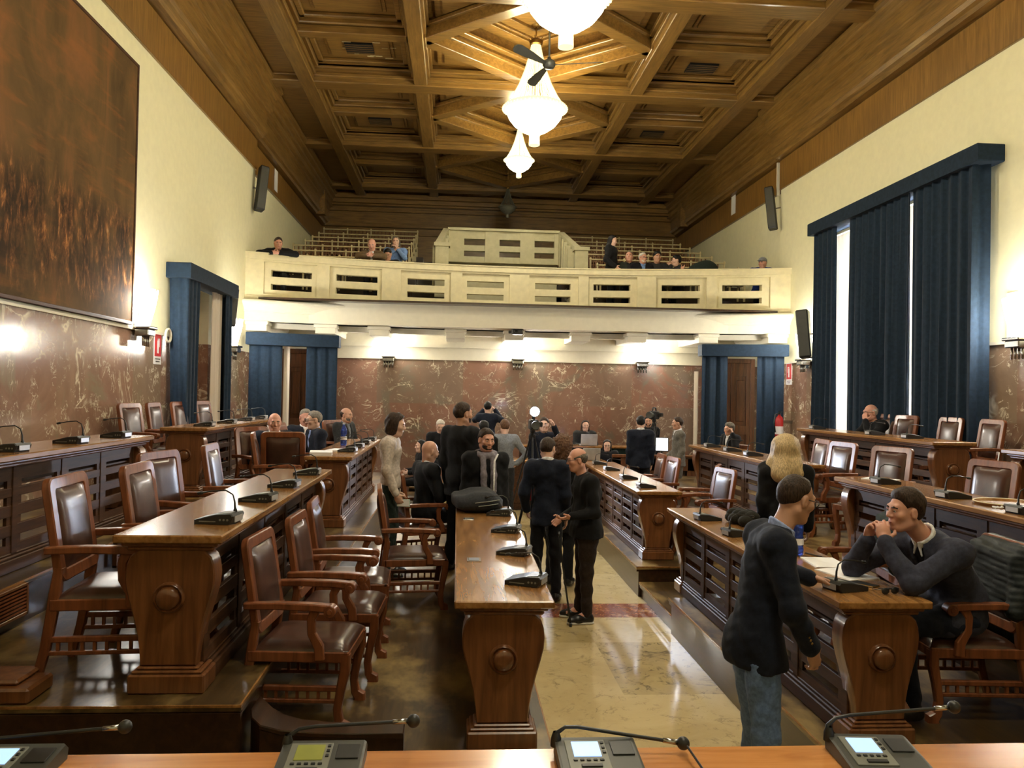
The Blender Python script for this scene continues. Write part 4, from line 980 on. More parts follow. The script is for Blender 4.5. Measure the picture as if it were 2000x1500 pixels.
mb = MB(); mb.box(-.10, .10, .06, .12, .1, .5, .006); mb.box(-.03, .03, .02, .1, .05, .12); obj('bracket', mb, M['white'], t); mb = MB(); mb.box(-.18, -.11, -.02, .02, -.04, .02, .01); obj('side_unit', mb, M['black'], t)
for k, y in enumerate((4.95, 6.65)):
    t = thing('floor_vent', ['slatted wooden vent in the riser below the uppermost table at the frame edge', 'slatted wooden vent in the riser behind the notched armchair'][k], 'vent', (-2.7 + .03, y, .86))
    mb = MB(); 
    for a in ((-.21, .21, .08, .1), (-.21, .21, -.1, -.08), (-.21, -.19, -.1, .1), (.19, .21, -.1, .1)): mb.box(-.035, .0, a[0], a[1], a[2], a[3], .003)
    obj('frame', mb, M['ped'], t); mb = MB()
    for q in range(7): mb.box(-.025, -.004, -.19, .19, -.073 + q * .022, -.062 + q * .022)
    obj('slats', mb, M['chair'], t)
# roll of cable on the marble
t = thing('cable_coil', 'loop of pale cable hanging on the dado beside the narrow side curtain', 'cable', (XL + .06, 11.28, 2.93)); mb = MB(); mb.tube([(0.02, .10 * math.cos(k * PI / 8), .09 * math.sin(k * PI / 8)) for k in range(17)], .018, 8, False); obj('loop', mb, M['white'], t, smooth=True)

# bag, hat, coats
def soft(name, label, cat, fn, nu, nv, mat, loc=(0, 0, 0), rotz=0, parts=()):
    t = thing(name, label, cat, loc, rotz); return t
t = thing('soft_bag', 'dark charcoal soft bag with two pale zips lying on the end of the front-row table', 'bag', (.21, 7.32, Z1 + TH), math.radians(4))
mb = MB(); mb.ball((0, 0, 0), (1, 1, 1), 40, 20); sg = lambda v, e: math.copysign(abs(v) ** e, v)
mb.v = [(.235 * sg(x, .62) * (1 + .05 * math.sin(5 * y)), .29 * sg(y, .62), max(.003, .088 + .088 * sg(z, .7) + (.016 * math.sin(5 * x + 1) + .012 * math.sin(8 * y + 2 * x)) * (z > -.2) - .05 * (x > .3) * (x - .3) * (z > 0))) for x, y, z in mb.v]
obj('body', mb, cloth('bag cloth', S(46, 48, 54), .8, 60), t, smooth=True)
for k in (0, 1):
    mb = MB(); mb.tube([(-.05 + k * .03 + .045 * i, -.294 * (1 - (abs(-.05 + k * .03 + .045 * i) / .25) ** 3.2) ** .31 - .004, .100 - .030 * k + .005 * i) for i in range(6 - k)], .0045, 6); obj('zip', mb, M['grey'], t)
t = thing('fur_hat', 'dark fur hat lying on the table beside the second console', 'hat', (2.47, 6.6, Z1 + TH), .4)
mb = MB(); rg = random.Random(5)
for k in range(14): a = k * 1.1; mb.ball((.075 * math.cos(a) * (k % 3) / 2, .12 * math.sin(a * 1.3), .045 + .03 * (k % 2)), (.07, .07, .05), 10, 7)
obj('fur', mb, cloth('dark fur', S(34, 32, 26), .95, 90), t, smooth=True)

# ------------------------------------------------------------------ lamps
def chandelier(x, y, z, label, lit=True, k_=1.0):
    t = thing('chandelier', label, 'chandelier', (x, y, z), 0, 'crystal chandeliers along the ceiling'); t.scale = (k_, k_, k_); g = M['chand'] if lit else M['crystal']; tn = M['tent'] if lit else M['crystal']
    mb = MB(); mb.lathe([(.11, .12), (.25, .19), (.40, .30), (.50, .43), (.545, .56)], 32); obj('bowl', mb, g, t, smooth=True)
    mb = MB(); mb.lathe([(.545, .55), (.60, .58), (.62, .615), (.59, .645), (.53, .65)], 48); 
    for k in range(48): a = 2 * PI * k / 48; mb.ball((.612 * math.cos(a), .612 * math.sin(a), .60), .022, 6, 5)
    obj('rim_fringe', mb, tn, t, smooth=True)
    mb = MB()
    for k in range(40):
        a = 2 * PI * k / 40; pr = [(.54, .65), (.43, .82), (.31, 1.06), (.20, 1.36), (.12, 1.66), (.085, 1.84)]
        mb.tube([(r * math.cos(a), r * math.sin(a), zz) for r, zz in pr], [.016, .015, .013, .011, .009, .007], 5, False)
    obj('bead_strands', mb, tn, t, smooth=True)
    mb = MB(); mb.lathe([(.001, -.1), (.08, -.10), (.105, -.09), (.10, .08), (.115, .12), (.001, .12)], 24); obj('drop_finial', mb, tn, t, smooth=True, auto=40)
    mb = MB(); mb.lathe([(.06, 1.8), (.12, 1.84), (.13, 1.9), (.09, 1.94), (.02, 1.96)], 20); 
    for k in range(10): a = 2 * PI * k / 10; mb.tube([(.10 * math.cos(a), .10 * math.sin(a), 1.9), (.15 * math.cos(a), .15 * math.sin(a), 1.97)], [.015, .004], 5)
    obj('crown', mb, M['brass'], t, smooth=True, auto=40)
    mb = MB(); mb.tube([(0, 0, 1.9), (0, 0, (8.9 - z) / k_)], .014, 8); mb.ball((0, 0, (8.86 - z) / k_), (.1, .1, .06), 14, 8); obj('suspension_rod', mb, M['brass'], t, smooth=True)
    return t
chandelier(1.29, 9.84, 6.71, 'lit crystal chandelier nearest the front desk, cut by the top of the view', True, .95)
chandelier(1.29, 13.95, 6.76, 'lit crystal chandelier beside the ceiling fan, second from the front desk', True, .94)
chandelier(1.29, 17.6, 7.15, 'lit crystal chandelier above the balcony front, third and smallest of the lit ones', True, .56)
chandelier(1.29, 21.6, 7.12, 'unlit crystal chandelier against the wooden rear wall of the gallery', False, .42)
chandelier(1.29, 5.9, 6.7, 'added lit crystal chandelier above the aisle, out of view close to the front desk')  # unseen, added in the row's spacing to fill light on the near tables
chandelier(1.29, 1.9, 6.7, 'added lit crystal chandelier above the front desk, out of view')  # likewise added out of view for more light at the desk end
t = thing('ceiling_fan', 'dark three-bladed ceiling fan hanging before the second chandelier', 'fan', (1.29, 11.75, 7.2))
mb = MB(); mb.lathe([(.001, -.06), (.07, -.05), (.10, 0), (.09, .05), (.03, .09), (.025, .12)], 18); obj('motor', mb, M['dgrey'], t, smooth=True, auto=50)
mb = MB(); mb.tube([(0, 0, .1), (0, 0, .95)], .016, 8); mb.lathe([(.02, .9), (.07, .93), (.07, .98)], 12); obj('downrod', mb, M['dgrey'], t, smooth=True)
for a in (-14, 106, 226):
    mb = MB(); T = Matrix.Rotation(math.radians(a), 4, 'Z') @ Matrix.Translation((0, 0, .0)) @ Matrix.Rotation(math.radians(24), 4, 'X')
    mb.prism([(.08, -.025), (.2, -.04), (.5, -.07), (.74, -.085), (.80, -.05), (.82, 0), (.79, .05), (.72, .07), (.45, .06), (.2, .035), (.08, .025)], -.006, .006, 'xy', T); obj('blade', mb, M['dgrey'], t)
def torch(x, y, z, ang, label):
    t = thing('torch_sconce', label, 'wall lamp', (x, y, z), ang, 'torch-shaped wall lamps'); t.scale = (1.22, 1.1, 1.22)
    mb = MB()
    for k in range(9):
        a = (k - 4) / 4 * 1.25; c, s = math.sin(a), math.cos(a)
        mb.prism([(-.035, 0), (.035, 0), (.062, .2), (.06, .33), (.03, .36 + .05 * (k % 2)), (-.03, .36 + .05 * (k % 2)), (-.06, .33), (-.062, .2)], -.006, .006, 'xz', Matrix.Translation((c * .10, s * .08 + .02, 0)) @ Matrix.Rotation(-a, 4, 'Z') @ Matrix.Rotation(math.radians(-14), 4, 'X'))
    obj('glass_leaves', mb, M['sconce'], t)
    for k in (-1, 1):
        mb = MB(); mb.prism([(-.02, 0), (.02, 0), (.06 * k + .03, .2), (.12 * k, .34), (.05 * k, .26), (.02 * k - .03, .18)], .02, .03, 'xz', Matrix.Translation((k * .13, .04, .06)) @ Matrix.Rotation(k * -.35, 4, 'Y')); obj('flame_leaf', mb, M['flame'], t)
    mb = MB(); mb.box(-.10, .10, 0, .16, -.09, -.02, .01); mb.box(-.12, .12, 0, .18, -.02, .01, .008); mb.box(-.09, .09, -.0, .02, -.14, .3)
    obj('bracket', mb, M['metal'], t)
    for k in range(4): mb = MB(); mb.tube([(-.075 + k * .05, .09, -.09), (-.075 + k * .05, .09, -.2)], [.013, .011], 8); obj('drop_rod', mb, M['metal'], t, smooth=True)
for x, l in ((-1.52, 'torch wall lamp under the balcony above the woman in white'), (1.33, 'torch wall lamp under the middle of the balcony'), (4.13, 'torch wall lamp under the balcony above the tripod camera')): torch(x, YB - .03, 2.98, PI, l)
torch(XL + .03, 10.36, 2.97, -PI / 2, 'torch wall lamp beside the big painting'); torch(XL + .03, 14.4, 2.97, -PI / 2, 'torch wall lamp between the narrow side curtain and the balcony')
torch(XR - .03, 8.8, 2.97, PI / 2, 'torch wall lamp on the window wall, cut by the frame edge'); torch(XR - .03, 14.55, 2.97, PI / 2, 'torch wall lamp beside the low loudspeaker on the window wall')

# ------------------------------------------------------------------ tripods, cameras and the video light
def tripod(x, y, z, h, spread, label, red=False, rot=0):
    t = thing('tripod', label, 'tripod', (x, y, z), rot)
    for k in range(3):
        a = 2 * PI * k / 3 + .5; mb = MB(); e = (spread * math.cos(a), spread * math.sin(a), 0); q = (.04 * math.cos(a), .04 * math.sin(a), h - .1); m = [e[i] * .5 + q[i] * .5 for i in range(3)]
        mb.tube([q, m], .014, 8); mb.tube([m, e], .010, 8); mb.lathe([(.018, -.02), (.018, .02)], 8, Matrix.Translation(m), True); obj('leg', mb, M['black'], t)
    mb = MB(); mb.tube([(0, 0, h * .55), (0, 0, h)], .016, 8); mb.lathe([(.04, h - .12), (.05, h - .1), (.05, h - .06), (.03, h - .04)], 12); obj('centre_column', mb, M['black'], t, smooth=True, auto=40)
    mb = MB(); mb.lathe([(.035, h - .03), (.045, h), (.04, h + .03), (.001, h + .03)], 12); mb.tube([(0, 0, h), (.12, .22, h - .06)], .008, 6); obj('pan_head', mb, M['black'], t, smooth=True, auto=40)
    if red: mb = MB(); mb.lathe([(.024, h - .32), (.034, h - .31), (.034, h - .2), (.024, h - .19)], 12, None, True); obj('red_collar', mb, M['redplastic'], t, smooth=True, auto=40)
    return t
def vcam(x, y, z, deg, label, light=None):
    t = thing('video_camera', label, 'camera', (x, y, z), math.radians(deg)); mb = MB(); mb.box(-.07, .07, -.17, .17, 0, .17, .02); obj('body', mb, M['black'], t)
    mb = MB(); mb.lathe([(.05, .16), (.05, .3), (.065, .32), (.065, .38), (.001, .375)], 18, Matrix.Translation((0, 0, .09)) @ Matrix.Rotation(PI / 2, 4, 'X')); obj('lens', mb, M['dgrey'], t, smooth=True, auto=40)
    mb = MB(); mb.tube([(0, -.12, .17), (0, -.10, .23), (0, .1, .23), (0, .13, .17)], .014, 8); obj('handle', mb, M['black'], t, smooth=True); mb = MB(); mb.box(.07, .15, .0, .14, .05, .13, .01); obj('viewfinder', mb, M['black'], t)
    if light:
        mb = MB(); mb.lathe([(.02, -.02), (.06, .0), (.078, .06), (.085, .062), (.085, .05)], 20, Matrix.Translation((0, -.12, .30)) @ Matrix.Rotation(PI / 2, 4, 'X')); l = obj('lamp_head', mb, M['black'], t, smooth=True, auto=40)
        mb = MB(); mb.lathe([(.0005, .062), (.04, .06), (.074, .055)], 20, Matrix.Translation((0, -.12, .30)) @ Matrix.Rotation(PI / 2, 4, 'X')); obj('lamp_face', mb, M['lampw'], l, smooth=True)
    return t
tripod(.84, 8.55, 0, 1.36, .34, 'black tripod with a red collar in the aisle beside the man in black suit', True)
t = thing('camera_clamp', 'silver crossbar with a small pale device on top of the aisle tripod', 'camera', (.84, 8.55, 1.39)); mb = MB(); mb.tube([(-.08, 0, -.03), (.08, 0, -.03)], .006, 8); obj('crossbar', mb, M['metal'], t); mb = MB(); mb.box(-.02, .02, -.02, .02, -.12, -.02, .006); obj('device', mb, M['laptop'], t)
tripod(1.24, 12.75, 0, 1.60, .45, 'black tripod under the glaring video light'); vcam(1.24, 12.62, 1.63, 0, 'video camera carrying the glaring bluish-white light', True)
tripod(3.98, 15.6, 0, 1.72, .42, 'tall black tripod behind the man in a grey jacket'); vcam(3.98, 15.6, 1.75, -30, 'black video camera on the tall tripod before the back wall marble')
t = thing('walking_cane', 'thin black walking cane leaning from the old man to the marble floor', 'cane', (1.12, 7.42, 0)); mb = MB(); mb.tube([(0, 0, .015), (-.10, .14, .78), (-.105, .15, .84)], .009, 8); obj('shaft', mb, M['black'], t, smooth=True); mb = MB(); mb.tube([(-.105, .15, .84), (-.11, .13, .87), (-.115, .09, .875), (-.12, .05, .86)], .012, 8); obj('handle', mb, M['black'], t, smooth=True); mb = MB(); mb.lathe([(.014, 0), (.014, .03), (.009, .035)], 10, None, True); obj('rubber_tip', mb, M['black'], t)
# ------------------------------------------------------------------ bodies: smooth blended volumes turned into one surface
V3 = lambda *a: np.array(a, np.float64)
class Field:
    def __init__(s, lo, hi, h):
        s.lo = np.array(lo, float); s.h = h; n = np.maximum(4, np.ceil((np.array(hi, float) - s.lo) / h).astype(int) + 1); s.n = n
        s.D = np.full(tuple(n), .5, np.float32)
    def win(s, lo, hi):
        a = np.clip(np.floor((lo - s.lo) / s.h).astype(int), 0, s.n); b = np.clip(np.ceil((hi - s.lo) / s.h).astype(int) + 1, 0, s.n)
        if np.any(b <= a): return None
        sl = tuple(slice(i, j) for i, j in zip(a, b)); ax = [s.lo[k] + s.h * np.arange(a[k], b[k]) for k in range(3)]
        return sl, np.stack(np.meshgrid(*ax, indexing='ij'), -1)
    def put(s, fn, lo, hi, k=.02, op='add'):
        m = k + 3 * s.h; w = s.win(np.minimum(lo, hi) - m, np.maximum(lo, hi) + m)
        if w is None: return s
        sl, P = w; d = fn(P); D = s.D[sl]
        if op == 'add':
            hh = np.maximum(k - np.abs(D - d), 0) / k; s.D[sl] = np.minimum(D, d) - hh * hh * k * .25
        else:
            hh = np.maximum(k - np.abs(D + d), 0) / k; s.D[sl] = np.maximum(D, -d) + hh * hh * k * .25
        return s
    def cone(s, a, b, ra, rb, k=.02, op='add'):
        a = np.array(a, float); b = np.array(b, float); ab = b - a; L = max(1e-9, ab @ ab); r = max(ra, rb)
        def f(P):
            t = np.clip(((P - a) @ ab) / L, 0, 1); return np.linalg.norm(P - a - t[..., None] * ab, axis=-1) - (ra + (rb - ra) * t)
        return s.put(f, np.minimum(a, b) - r, np.maximum(a, b) + r, k, op)
    def ell(s, c, r, k=.02, R=None, op='add'):
        c = np.array(c, float); r = np.array(r, float); m = r.max()
        def f(P):
            q = P - c
            if R is not None: q = q @ R
            k0 = np.linalg.norm(q / r, axis=-1); k1 = np.linalg.norm(q / (r * r), axis=-1) + 1e-9; return k0 * (k0 - 1) / k1
        return s.put(f, c - m, c + m, k, op)
    def cut(s, fn):
        ax = [s.lo[k] + s.h * np.arange(s.n[k]) for k in range(3)]; P = np.stack(np.meshgrid(*ax, indexing='ij'), -1); s.D = np.maximum(s.D, fn(P).astype(np.float32)); return s
    def wave(s, amp, freq, seed=0):
        rg = np.random.RandomState(seed); ax = [s.lo[k] + s.h * np.arange(s.n[k]) for k in range(3)]; X, Y, Z = np.meshgrid(*ax, indexing='ij', sparse=True)
        w = 0
        for i in range(3):
            d = rg.normal(size=3); d /= np.linalg.norm(d); f = freq * (1 + .7 * i); w = w + np.sin((X * d[0] + Y * d[1] + Z * d[2]) * f + rg.uniform(0, 6) + 1.5 * np.sin((X * d[1] + Y * d[2] + Z * d[0]) * f * .6)) / (1 + i)
        s.D = s.D + (amp * w).astype(np.float32); return s
    def mesh(s):
        D = s.D; D[0] = D[-1] = .5; D[:, 0] = D[:, -1] = .5; D[:, :, 0] = D[:, :, -1] = .5
        I = D < 0; c = np.zeros(tuple(s.n - 1), np.int8)
        for i in (0, 1):
            for j in (0, 1):
                for k in (0, 1): c += I[i:I.shape[0] - 1 + i, j:I.shape[1] - 1 + j, k:I.shape[2] - 1 + k]
        act = (c > 0) & (c < 8); idx = np.argwhere(act); vid = np.full(act.shape, -1, np.int64); vid[act] = np.arange(len(idx))
        acc = np.zeros((len(idx), 3)); cnt = np.zeros(len(idx))
        cor = [(i, j, k) for i in (0, 1) for j in (0, 1) for k in (0, 1)]
        val = {o: D[idx[:, 0] + o[0], idx[:, 1] + o[1], idx[:, 2] + o[2]] for o in cor}
        for o in cor:
            for a in range(3):
                if o[a] == 0:
                    p = list(o); p[a] = 1; p = tuple(p); v0, v1 = val[o], val[p]; m = (v0 < 0) != (v1 < 0); t = np.where(m, v0 / np.where(m, v0 - v1, 1), 0)
                    q = np.array(o, float)[None] + np.zeros((len(idx), 1)); q[:, a] += t; acc[m] += q[m]; cnt[m] += 1
        V = s.lo + s.h * (idx + acc / np.maximum(cnt, 1)[:, None]); F = []
        for a in range(3):
            sl0 = [slice(1, -1)] * 3; sl1 = [slice(1, -1)] * 3; sl0[a] = slice(0, -1); sl1[a] = slice(1, None)
            s0, s1 = I[tuple(sl0)], I[tuple(sl1)]; e = np.argwhere(s0 != s1)
            if not len(e): continue
            flip = s0[tuple(e.T)]; b, cc = [(1, 2), (2, 0), (0, 1)][a]; base = e.copy(); base[:, b] += 1; base[:, cc] += 1
            def cell(db, dc): q = base.copy(); q[:, b] += db; q[:, cc] += dc; return vid[tuple(q.T)]
            q = np.stack([cell(-1, -1), cell(0, -1), cell(0, 0), cell(-1, 0)], 1); q[~flip] = q[~flip][:, ::-1]; F.append(q)
        return V, (np.concatenate(F) if F else np.zeros((0, 4), int))

def npobj(name, parts, mat, parent):
    vs = []; fs = []; o = 0
    for V, F in parts: vs.append(V); fs.append(F + o); o += len(V)
    V = np.concatenate(vs).astype(np.float32); F = np.concatenate(fs).astype(np.int32); me = bpy.data.meshes.new(name)
    me.vertices.add(len(V)); me.vertices.foreach_set('co', V.ravel()); me.loops.add(F.size); me.loops.foreach_set('vertex_index', F.ravel())
    me.polygons.add(len(F)); me.polygons.foreach_set('loop_start', np.arange(0, F.size, 4, dtype=np.int32)); me.polygons.foreach_set('loop_total', np.full(len(F), 4, np.int32))
    me.polygons.foreach_set('use_smooth', np.ones(len(F), bool)); me.materials.append(mat); me.update(calc_edges=True); me.validate()
    return link(bpy.data.objects.new(name, me), parent)

SK = {'fair': plain('fair skin', S(208, 168, 148), .5, var=.06), 'tan': plain('tanned skin', S(190, 144, 120), .5, var=.06), 'ruddy': plain('ruddy skin', S(204, 150, 130), .5, var=.06)}
for m in SK.values():
    b = m.node_tree.nodes['Principled BSDF']; b.inputs['Subsurface Weight'].default_value = .08; b.inputs['Subsurface Radius'].default_value = (.01, .004, .002)
HA = {'dark': cloth('dark brown hair', S(50, 37, 29), .55, 60), 'black': cloth('black hair', S(24, 22, 22), .5, 60), 'grey': cloth('grey hair', S(130, 124, 116), .6, 60), 'white': cloth('white hair', S(196, 190, 180), .6, 60), 'blond': cloth('blond hair', S(192, 168, 128), .5, 60), 'brown': cloth('brown hair', S(86, 60, 42), .55, 60), 'gb': cloth('grizzled hair', S(92, 86, 78), .6, 60)}
for k_, h in HA.items():
    h.node_tree.nodes['Principled BSDF'].inputs['Sheen Weight'].default_value = 0
    for n_ in h.node_tree.nodes:
        if n_.type == 'MAPPING': n_.inputs['Scale'].default_value = (2.2, 2.2, .5)
        if n_.type == 'BUMP': n_.inputs['Strength'].default_value = .6; n_.inputs['Distance'].default_value = .008
        if n_.type == 'VALTORGB':
            e_ = n_.color_ramp.elements; e_[0].color = tuple(x * (.8 if k_ in ('blond', 'white', 'grey') else .55) for x in e_[0].color[:3]) + (1,); e_[1].color = tuple(min(1, x * (1.1 if k_ in ('blond', 'white', 'grey') else 1.5)) for x in e_[1].color[:3]) + (1,)
CL = {k: cloth(k + ' cloth', S(*c), .85, 50) for k, c in {'navy': (22, 27, 42), 'black': (17, 17, 21), 'bluegrey': (52, 54, 70), 'white wool': (196, 184, 176), 'grey wool': (128, 132, 140), 'dark brown': (42, 32, 28), 'olive': (44, 48, 40), 'charcoal': (40, 40, 42), 'denim': (98, 122, 166), 'pale blue': (150, 166, 212), 'tweed': (96, 78, 56), 'sky': (110, 140, 190), 'royal': (34, 60, 150), 'grey suit': (104, 100, 94), 'white shirt': (226, 226, 230), 'scarf': (120, 114, 124), 'dkgreen': (38, 48, 44)}.items()}
EYE = plain('eye white', S(188, 176, 166), .3); IRIS = plain('iris', S(36, 26, 20), .15); LIP = plain('lips', S(158, 84, 74), .45); SHOE = plain('black shoe leather', S(24, 22, 22), .35); SOLE = plain('pale sole', S(206, 204, 198), .6)

def rotm(yaw, pitch, roll=0):
    """columns: forward, left, up of the head (yaw left+, pitch down+)"""
    cy, sy = math.cos(yaw), math.sin(yaw); cp, sp = math.cos(pitch), math.sin(pitch); cr, sr = math.cos(roll), math.sin(roll)
    Rz = np.array([[cy, -sy, 0], [sy, cy, 0], [0, 0, 1]]); Ry = np.array([[cp, 0, sp], [0, 1, 0], [-sp, 0, cp]]); Rx = np.array([[1, 0, 0], [0, cr, -sr], [0, sr, cr]])
    return Rz @ Ry @ Rx

def hand(F, w, d, n, curl, side, k=.006, s=1.0, spread=0.):
    """palm and five fingers from wrist w along d; n = palm normal; side=+1 thumb towards cross(d,n)"""
    w = np.array(w, float); d = np.array(d, float); d /= np.linalg.norm(d); n = np.array(n, float); n = n - d * (n @ d); n /= np.linalg.norm(n); a = np.cross(d, n) * side
    F.ell(w + d * .05 * s, (.052 * s, .040 * s, .017 * s), .01, np.stack([d, a, n], 1)); F.cone(w - d * .02, w + d * .02, .026 * s, .026 * s, .012)
    for i, (o, L) in enumerate(((.029, .068), (.010, .078), (-.010, .072), (-.028, .056))):
        p = w + d * (.088 - .006 * abs(i - 1)) * s + a * o * s; ang = 0; dd = d * math.cos(spread * (1.5 - i) * .12) + a * math.sin(spread * (1.5 - i) * .12)
        for j, (f, c) in enumerate(((.45, .55), (.32, .95), (.23, .7))):
            ang += curl * c * (1 + .08 * i); q = p + (dd * math.cos(ang) + n * math.sin(ang)) * L * f * s; F.cone(p, q, (.0095 - .001 * j) * s, (.0088 - .001 * j) * s, k * .6); p = q
    p = w + d * .022 * s + a * .03 * s; q = p + (d * .55 + a * .75 + n * .35) / 1.0 * .042 * s; F.cone(p, q, .0125 * s, .0105 * s, k); r = q + (d * .85 + a * .25 + n * (.3 + .3 * curl)) * .034 * s; F.cone(q, r, .0105 * s, .0085 * s, k * .6)

STAND = dict(pelvis=(0, 0, .95), belly=(.01, 0, 1.10), chest=(0, 0, 1.29), neck=(0, 0, 1.47), head=(.025, 0, 1.62), sL=(-.005, .172, 1.41), sR=(-.005, -.172, 1.41), eL=(-.03, .198, 1.13), eR=(-.03, -.198, 1.13), wL=(.05, .205, .88), wR=(.05, -.205, .88),
             hL=(0, .09, .93), hR=(0, -.09, .93), kL=(.02, .10, .50), kR=(.02, -.10, .50), aL=(-.02, .11, .085), aR=(-.02, -.11, .085))
SIT = dict(pelvis=(0, 0, .56), belly=(.02, 0, .70), chest=(.02, 0, .89), neck=(.03, 0, 1.07), head=(.06, 0, 1.215), sL=(.02, .185, 1.02), sR=(.02, -.185, 1.02), eL=(.08, .25, .75), eR=(.08, -.25, .75), wL=(.30, .14, .72), wR=(.30, -.14, .72),
           hL=(.02, .09, .54), hR=(.02, -.09, .54), kL=(.43, .11, .52), kR=(.43, -.11, .52), aL=(.42, .11, .085), aR=(.42, -.11, .085))
NPEOPLE = [0]
def figure(label, loc, yaw, pose='stand', H=1.75, J=None, hyaw=0, hpitch=0, hroll=0, q=1, skin='fair', hair=('short', 'dark'), top=('jacket', 'black'), legs='charcoal', shirt=None, brows='dark', beard=None, glasses=False, hands=None, hem=None, shoes=True, build=1.0, extra=None, group=None, scarf=None, shoe_stripe=False, headscale=1.0, inner=None):
    """q: 0 far, 1 middle, 2 near.  Local axes: x forward, y left, z up."""
    NPEOPLE[0] += 1; seed = NPEOPLE[0]; g = group
    t = thing('person', label, 'person', loc, math.radians(yaw), g); sc = H / 1.75
    P = {k: np.array(v, float) for k, v in (STAND if pose == 'stand' else SIT).items()}
    if J: P.update({k: np.array(v, float) for k, v in J.items()})
    P = {k: v * sc for k, v in P.items()}; P['head'] = P['neck'] + (P['head'] - P['neck'])
    hv = (.013, .0085, .0058)[q]; bv = (.026, .018, .014)[q]; cv = (.02, .013, .009)[q]; sk = SK[skin]
    R = rotm(math.radians(hyaw), math.radians(hpitch), math.radians(hroll)); hs = sc * .98 * headscale; hc = P['head']
    def h(x, y, z): return hc + R @ (np.array([x, y, z]) * hs)
    allp = np.stack(list(P.values())); lo, hi = allp.min(0) - .28, allp.max(0) + .28; lo[2] = max(lo[2], -.02)
    up = P['neck'] - P['pelvis']; up /= np.linalg.norm(up); lf = P['sL'] - P['sR']; lf -= up * (lf @ up); lf /= np.linalg.norm(lf); fw = np.cross(lf, up); B = np.stack([fw, lf, up], 1)
    lf2 = P['hL'] - P['hR']; lf2 /= np.linalg.norm(lf2)
    # --- body
    F = Field(hc - .2 * hs - .02, hc + .2 * hs + .02, hv)
    F.ell(h(-.012, 0, .030), np.array((.093, .075, .088)) * hs, .02, R); F.ell(h(.026, 0, -.042), np.array((.062, .056, .074)) * hs, .035, R)
    F.ell(h(.058, 0, -.098), np.array((.026, .026, .02)) * hs, .025, R); F.cone(h(-.02, .055, -.06), h(.045, .028, -.098), .018 * hs, .016 * hs, .03); F.cone(h(-.02, -.055, -.06), h(.045, -.028, -.098), .018 * hs, .016 * hs, .03)
    F.cone(h(.078, -.034, .026), h(.078, .034, .026), .013 * hs, .013 * hs, .02)
    for s_ in (-1, 1):
        F.ell(h(.062, s_ * .044, -.022), np.array((.022, .02, .018)) * hs, .025, R); F.ell(h(.094, s_ * .031, .004), np.array((.014, .015, .010)) * hs, .012, R, 'sub')
        F.cone(h(.082, s_ * .019, .0115), h(.079, s_ * .044, .0105), .0085 * hs, .0085 * hs, .008); F.cone(h(.080, s_ * .020, -.0085), h(.077, s_ * .043, -.0085), .0072 * hs, .0072 * hs, .008)
        F.ell(h(-.008, s_ * .078, -.006), np.array((.020, .012, .033)) * hs, .006, R); F.ell(h(-.002, s_ * .090, -.004), np.array((.010, .007, .019)) * hs, .006, R, 'sub')
    F.cone(h(.084, 0, .016), h(.104, 0, -.026), .0075 * hs, .0125 * hs, .012); F.cone(h(.093, -.012, -.030), h(.093, .012, -.030), .008 * hs, .008 * hs, .008)
    F.cone(h(.080, -.018, -.060), h(.080, .018, -.060), .008 * hs, .008 * hs, .010); F.cone(h(.079, -.015, -.072), h(.079, .015, -.072), .008 * hs, .008 * hs, .010)
    F.cone(h(-.02, 0, -.05), P['neck'] - up * .04, .052 * hs, .058 * sc, .035)
    parts = [F.mesh()]
    F = Field(lo, hi, bv); F.cone(P['neck'], P['neck'] - up * .10, .05 * sc, .08 * sc, .05)
    F.ell(P['chest'], np.array((.085, .14, .17)) * sc, .06, B); F.ell(P['belly'], np.array((.085, .125, .14)) * sc, .06, B); F.ell(P['pelvis'], np.array((.09, .13, .10)) * sc, .06)
    F.cone(P['sL'], P['sR'], .05 * sc, .05 * sc, .05)
    for s_ in 'LR':
        F.cone(P['s' + s_], P['e' + s_], .042 * sc, .034 * sc, .03); F.cone(P['e' + s_], P['w' + s_], .034 * sc, .026 * sc, .03)
        F.cone(P['h' + s_], P['k' + s_], .07 * sc, .05 * sc, .04); F.cone(P['k' + s_], P['a' + s_], .048 * sc, .034 * sc, .03); F.cone(P['a' + s_], P['a' + s_] + V3(.12, 0, -.04) * sc, .036 * sc, .03 * sc, .03)
    parts.append(F.mesh())
    for s_ in 'LR':
        hd = (hands or {}).get(s_)
        if hd == 'none': continue
        w = P['w' + s_]; dflt = (w - P['e' + s_]) / max(1e-6, np.linalg.norm(w - P['e' + s_]))
        d, n, curl = hd if hd else (dflt, V3(0, -1 if s_ == 'L' else 1, 0) + V3(.01, 0, .02), .5)
        hp = (.0105, .0075, .005)[q]; F = Field(w - .2, w + .2, hp); hand(F, w, d, n, curl, 1 if s_ == 'R' else -1, .006, sc); parts.append(F.mesh())
    npobj('body', parts, sk, t)
    # --- face details
    mb = MB()
    for s_ in (-1, 1):
        mb.m = 0; c = h(.0785, s_ * .031, .002); mb.ball(c, .0122 * hs, 12, 10); mb.m = 1; c = h(.0842, s_ * .031, .002); mb.ball(c, .0072 * hs, 10, 8)
    obj('eyes', mb, [EYE, IRIS], t, smooth=True)
    mb = MB()
    for s_ in (-1, 1): mb.tube([h(.090, s_ * .013, .020), h(.0905, s_ * .030, .025), h(.080, s_ * .051, .019)], [.0052 * hs, .0066 * hs, .0034 * hs], 6)
    obj('eyebrows', mb, HA[brows], t, smooth=True)
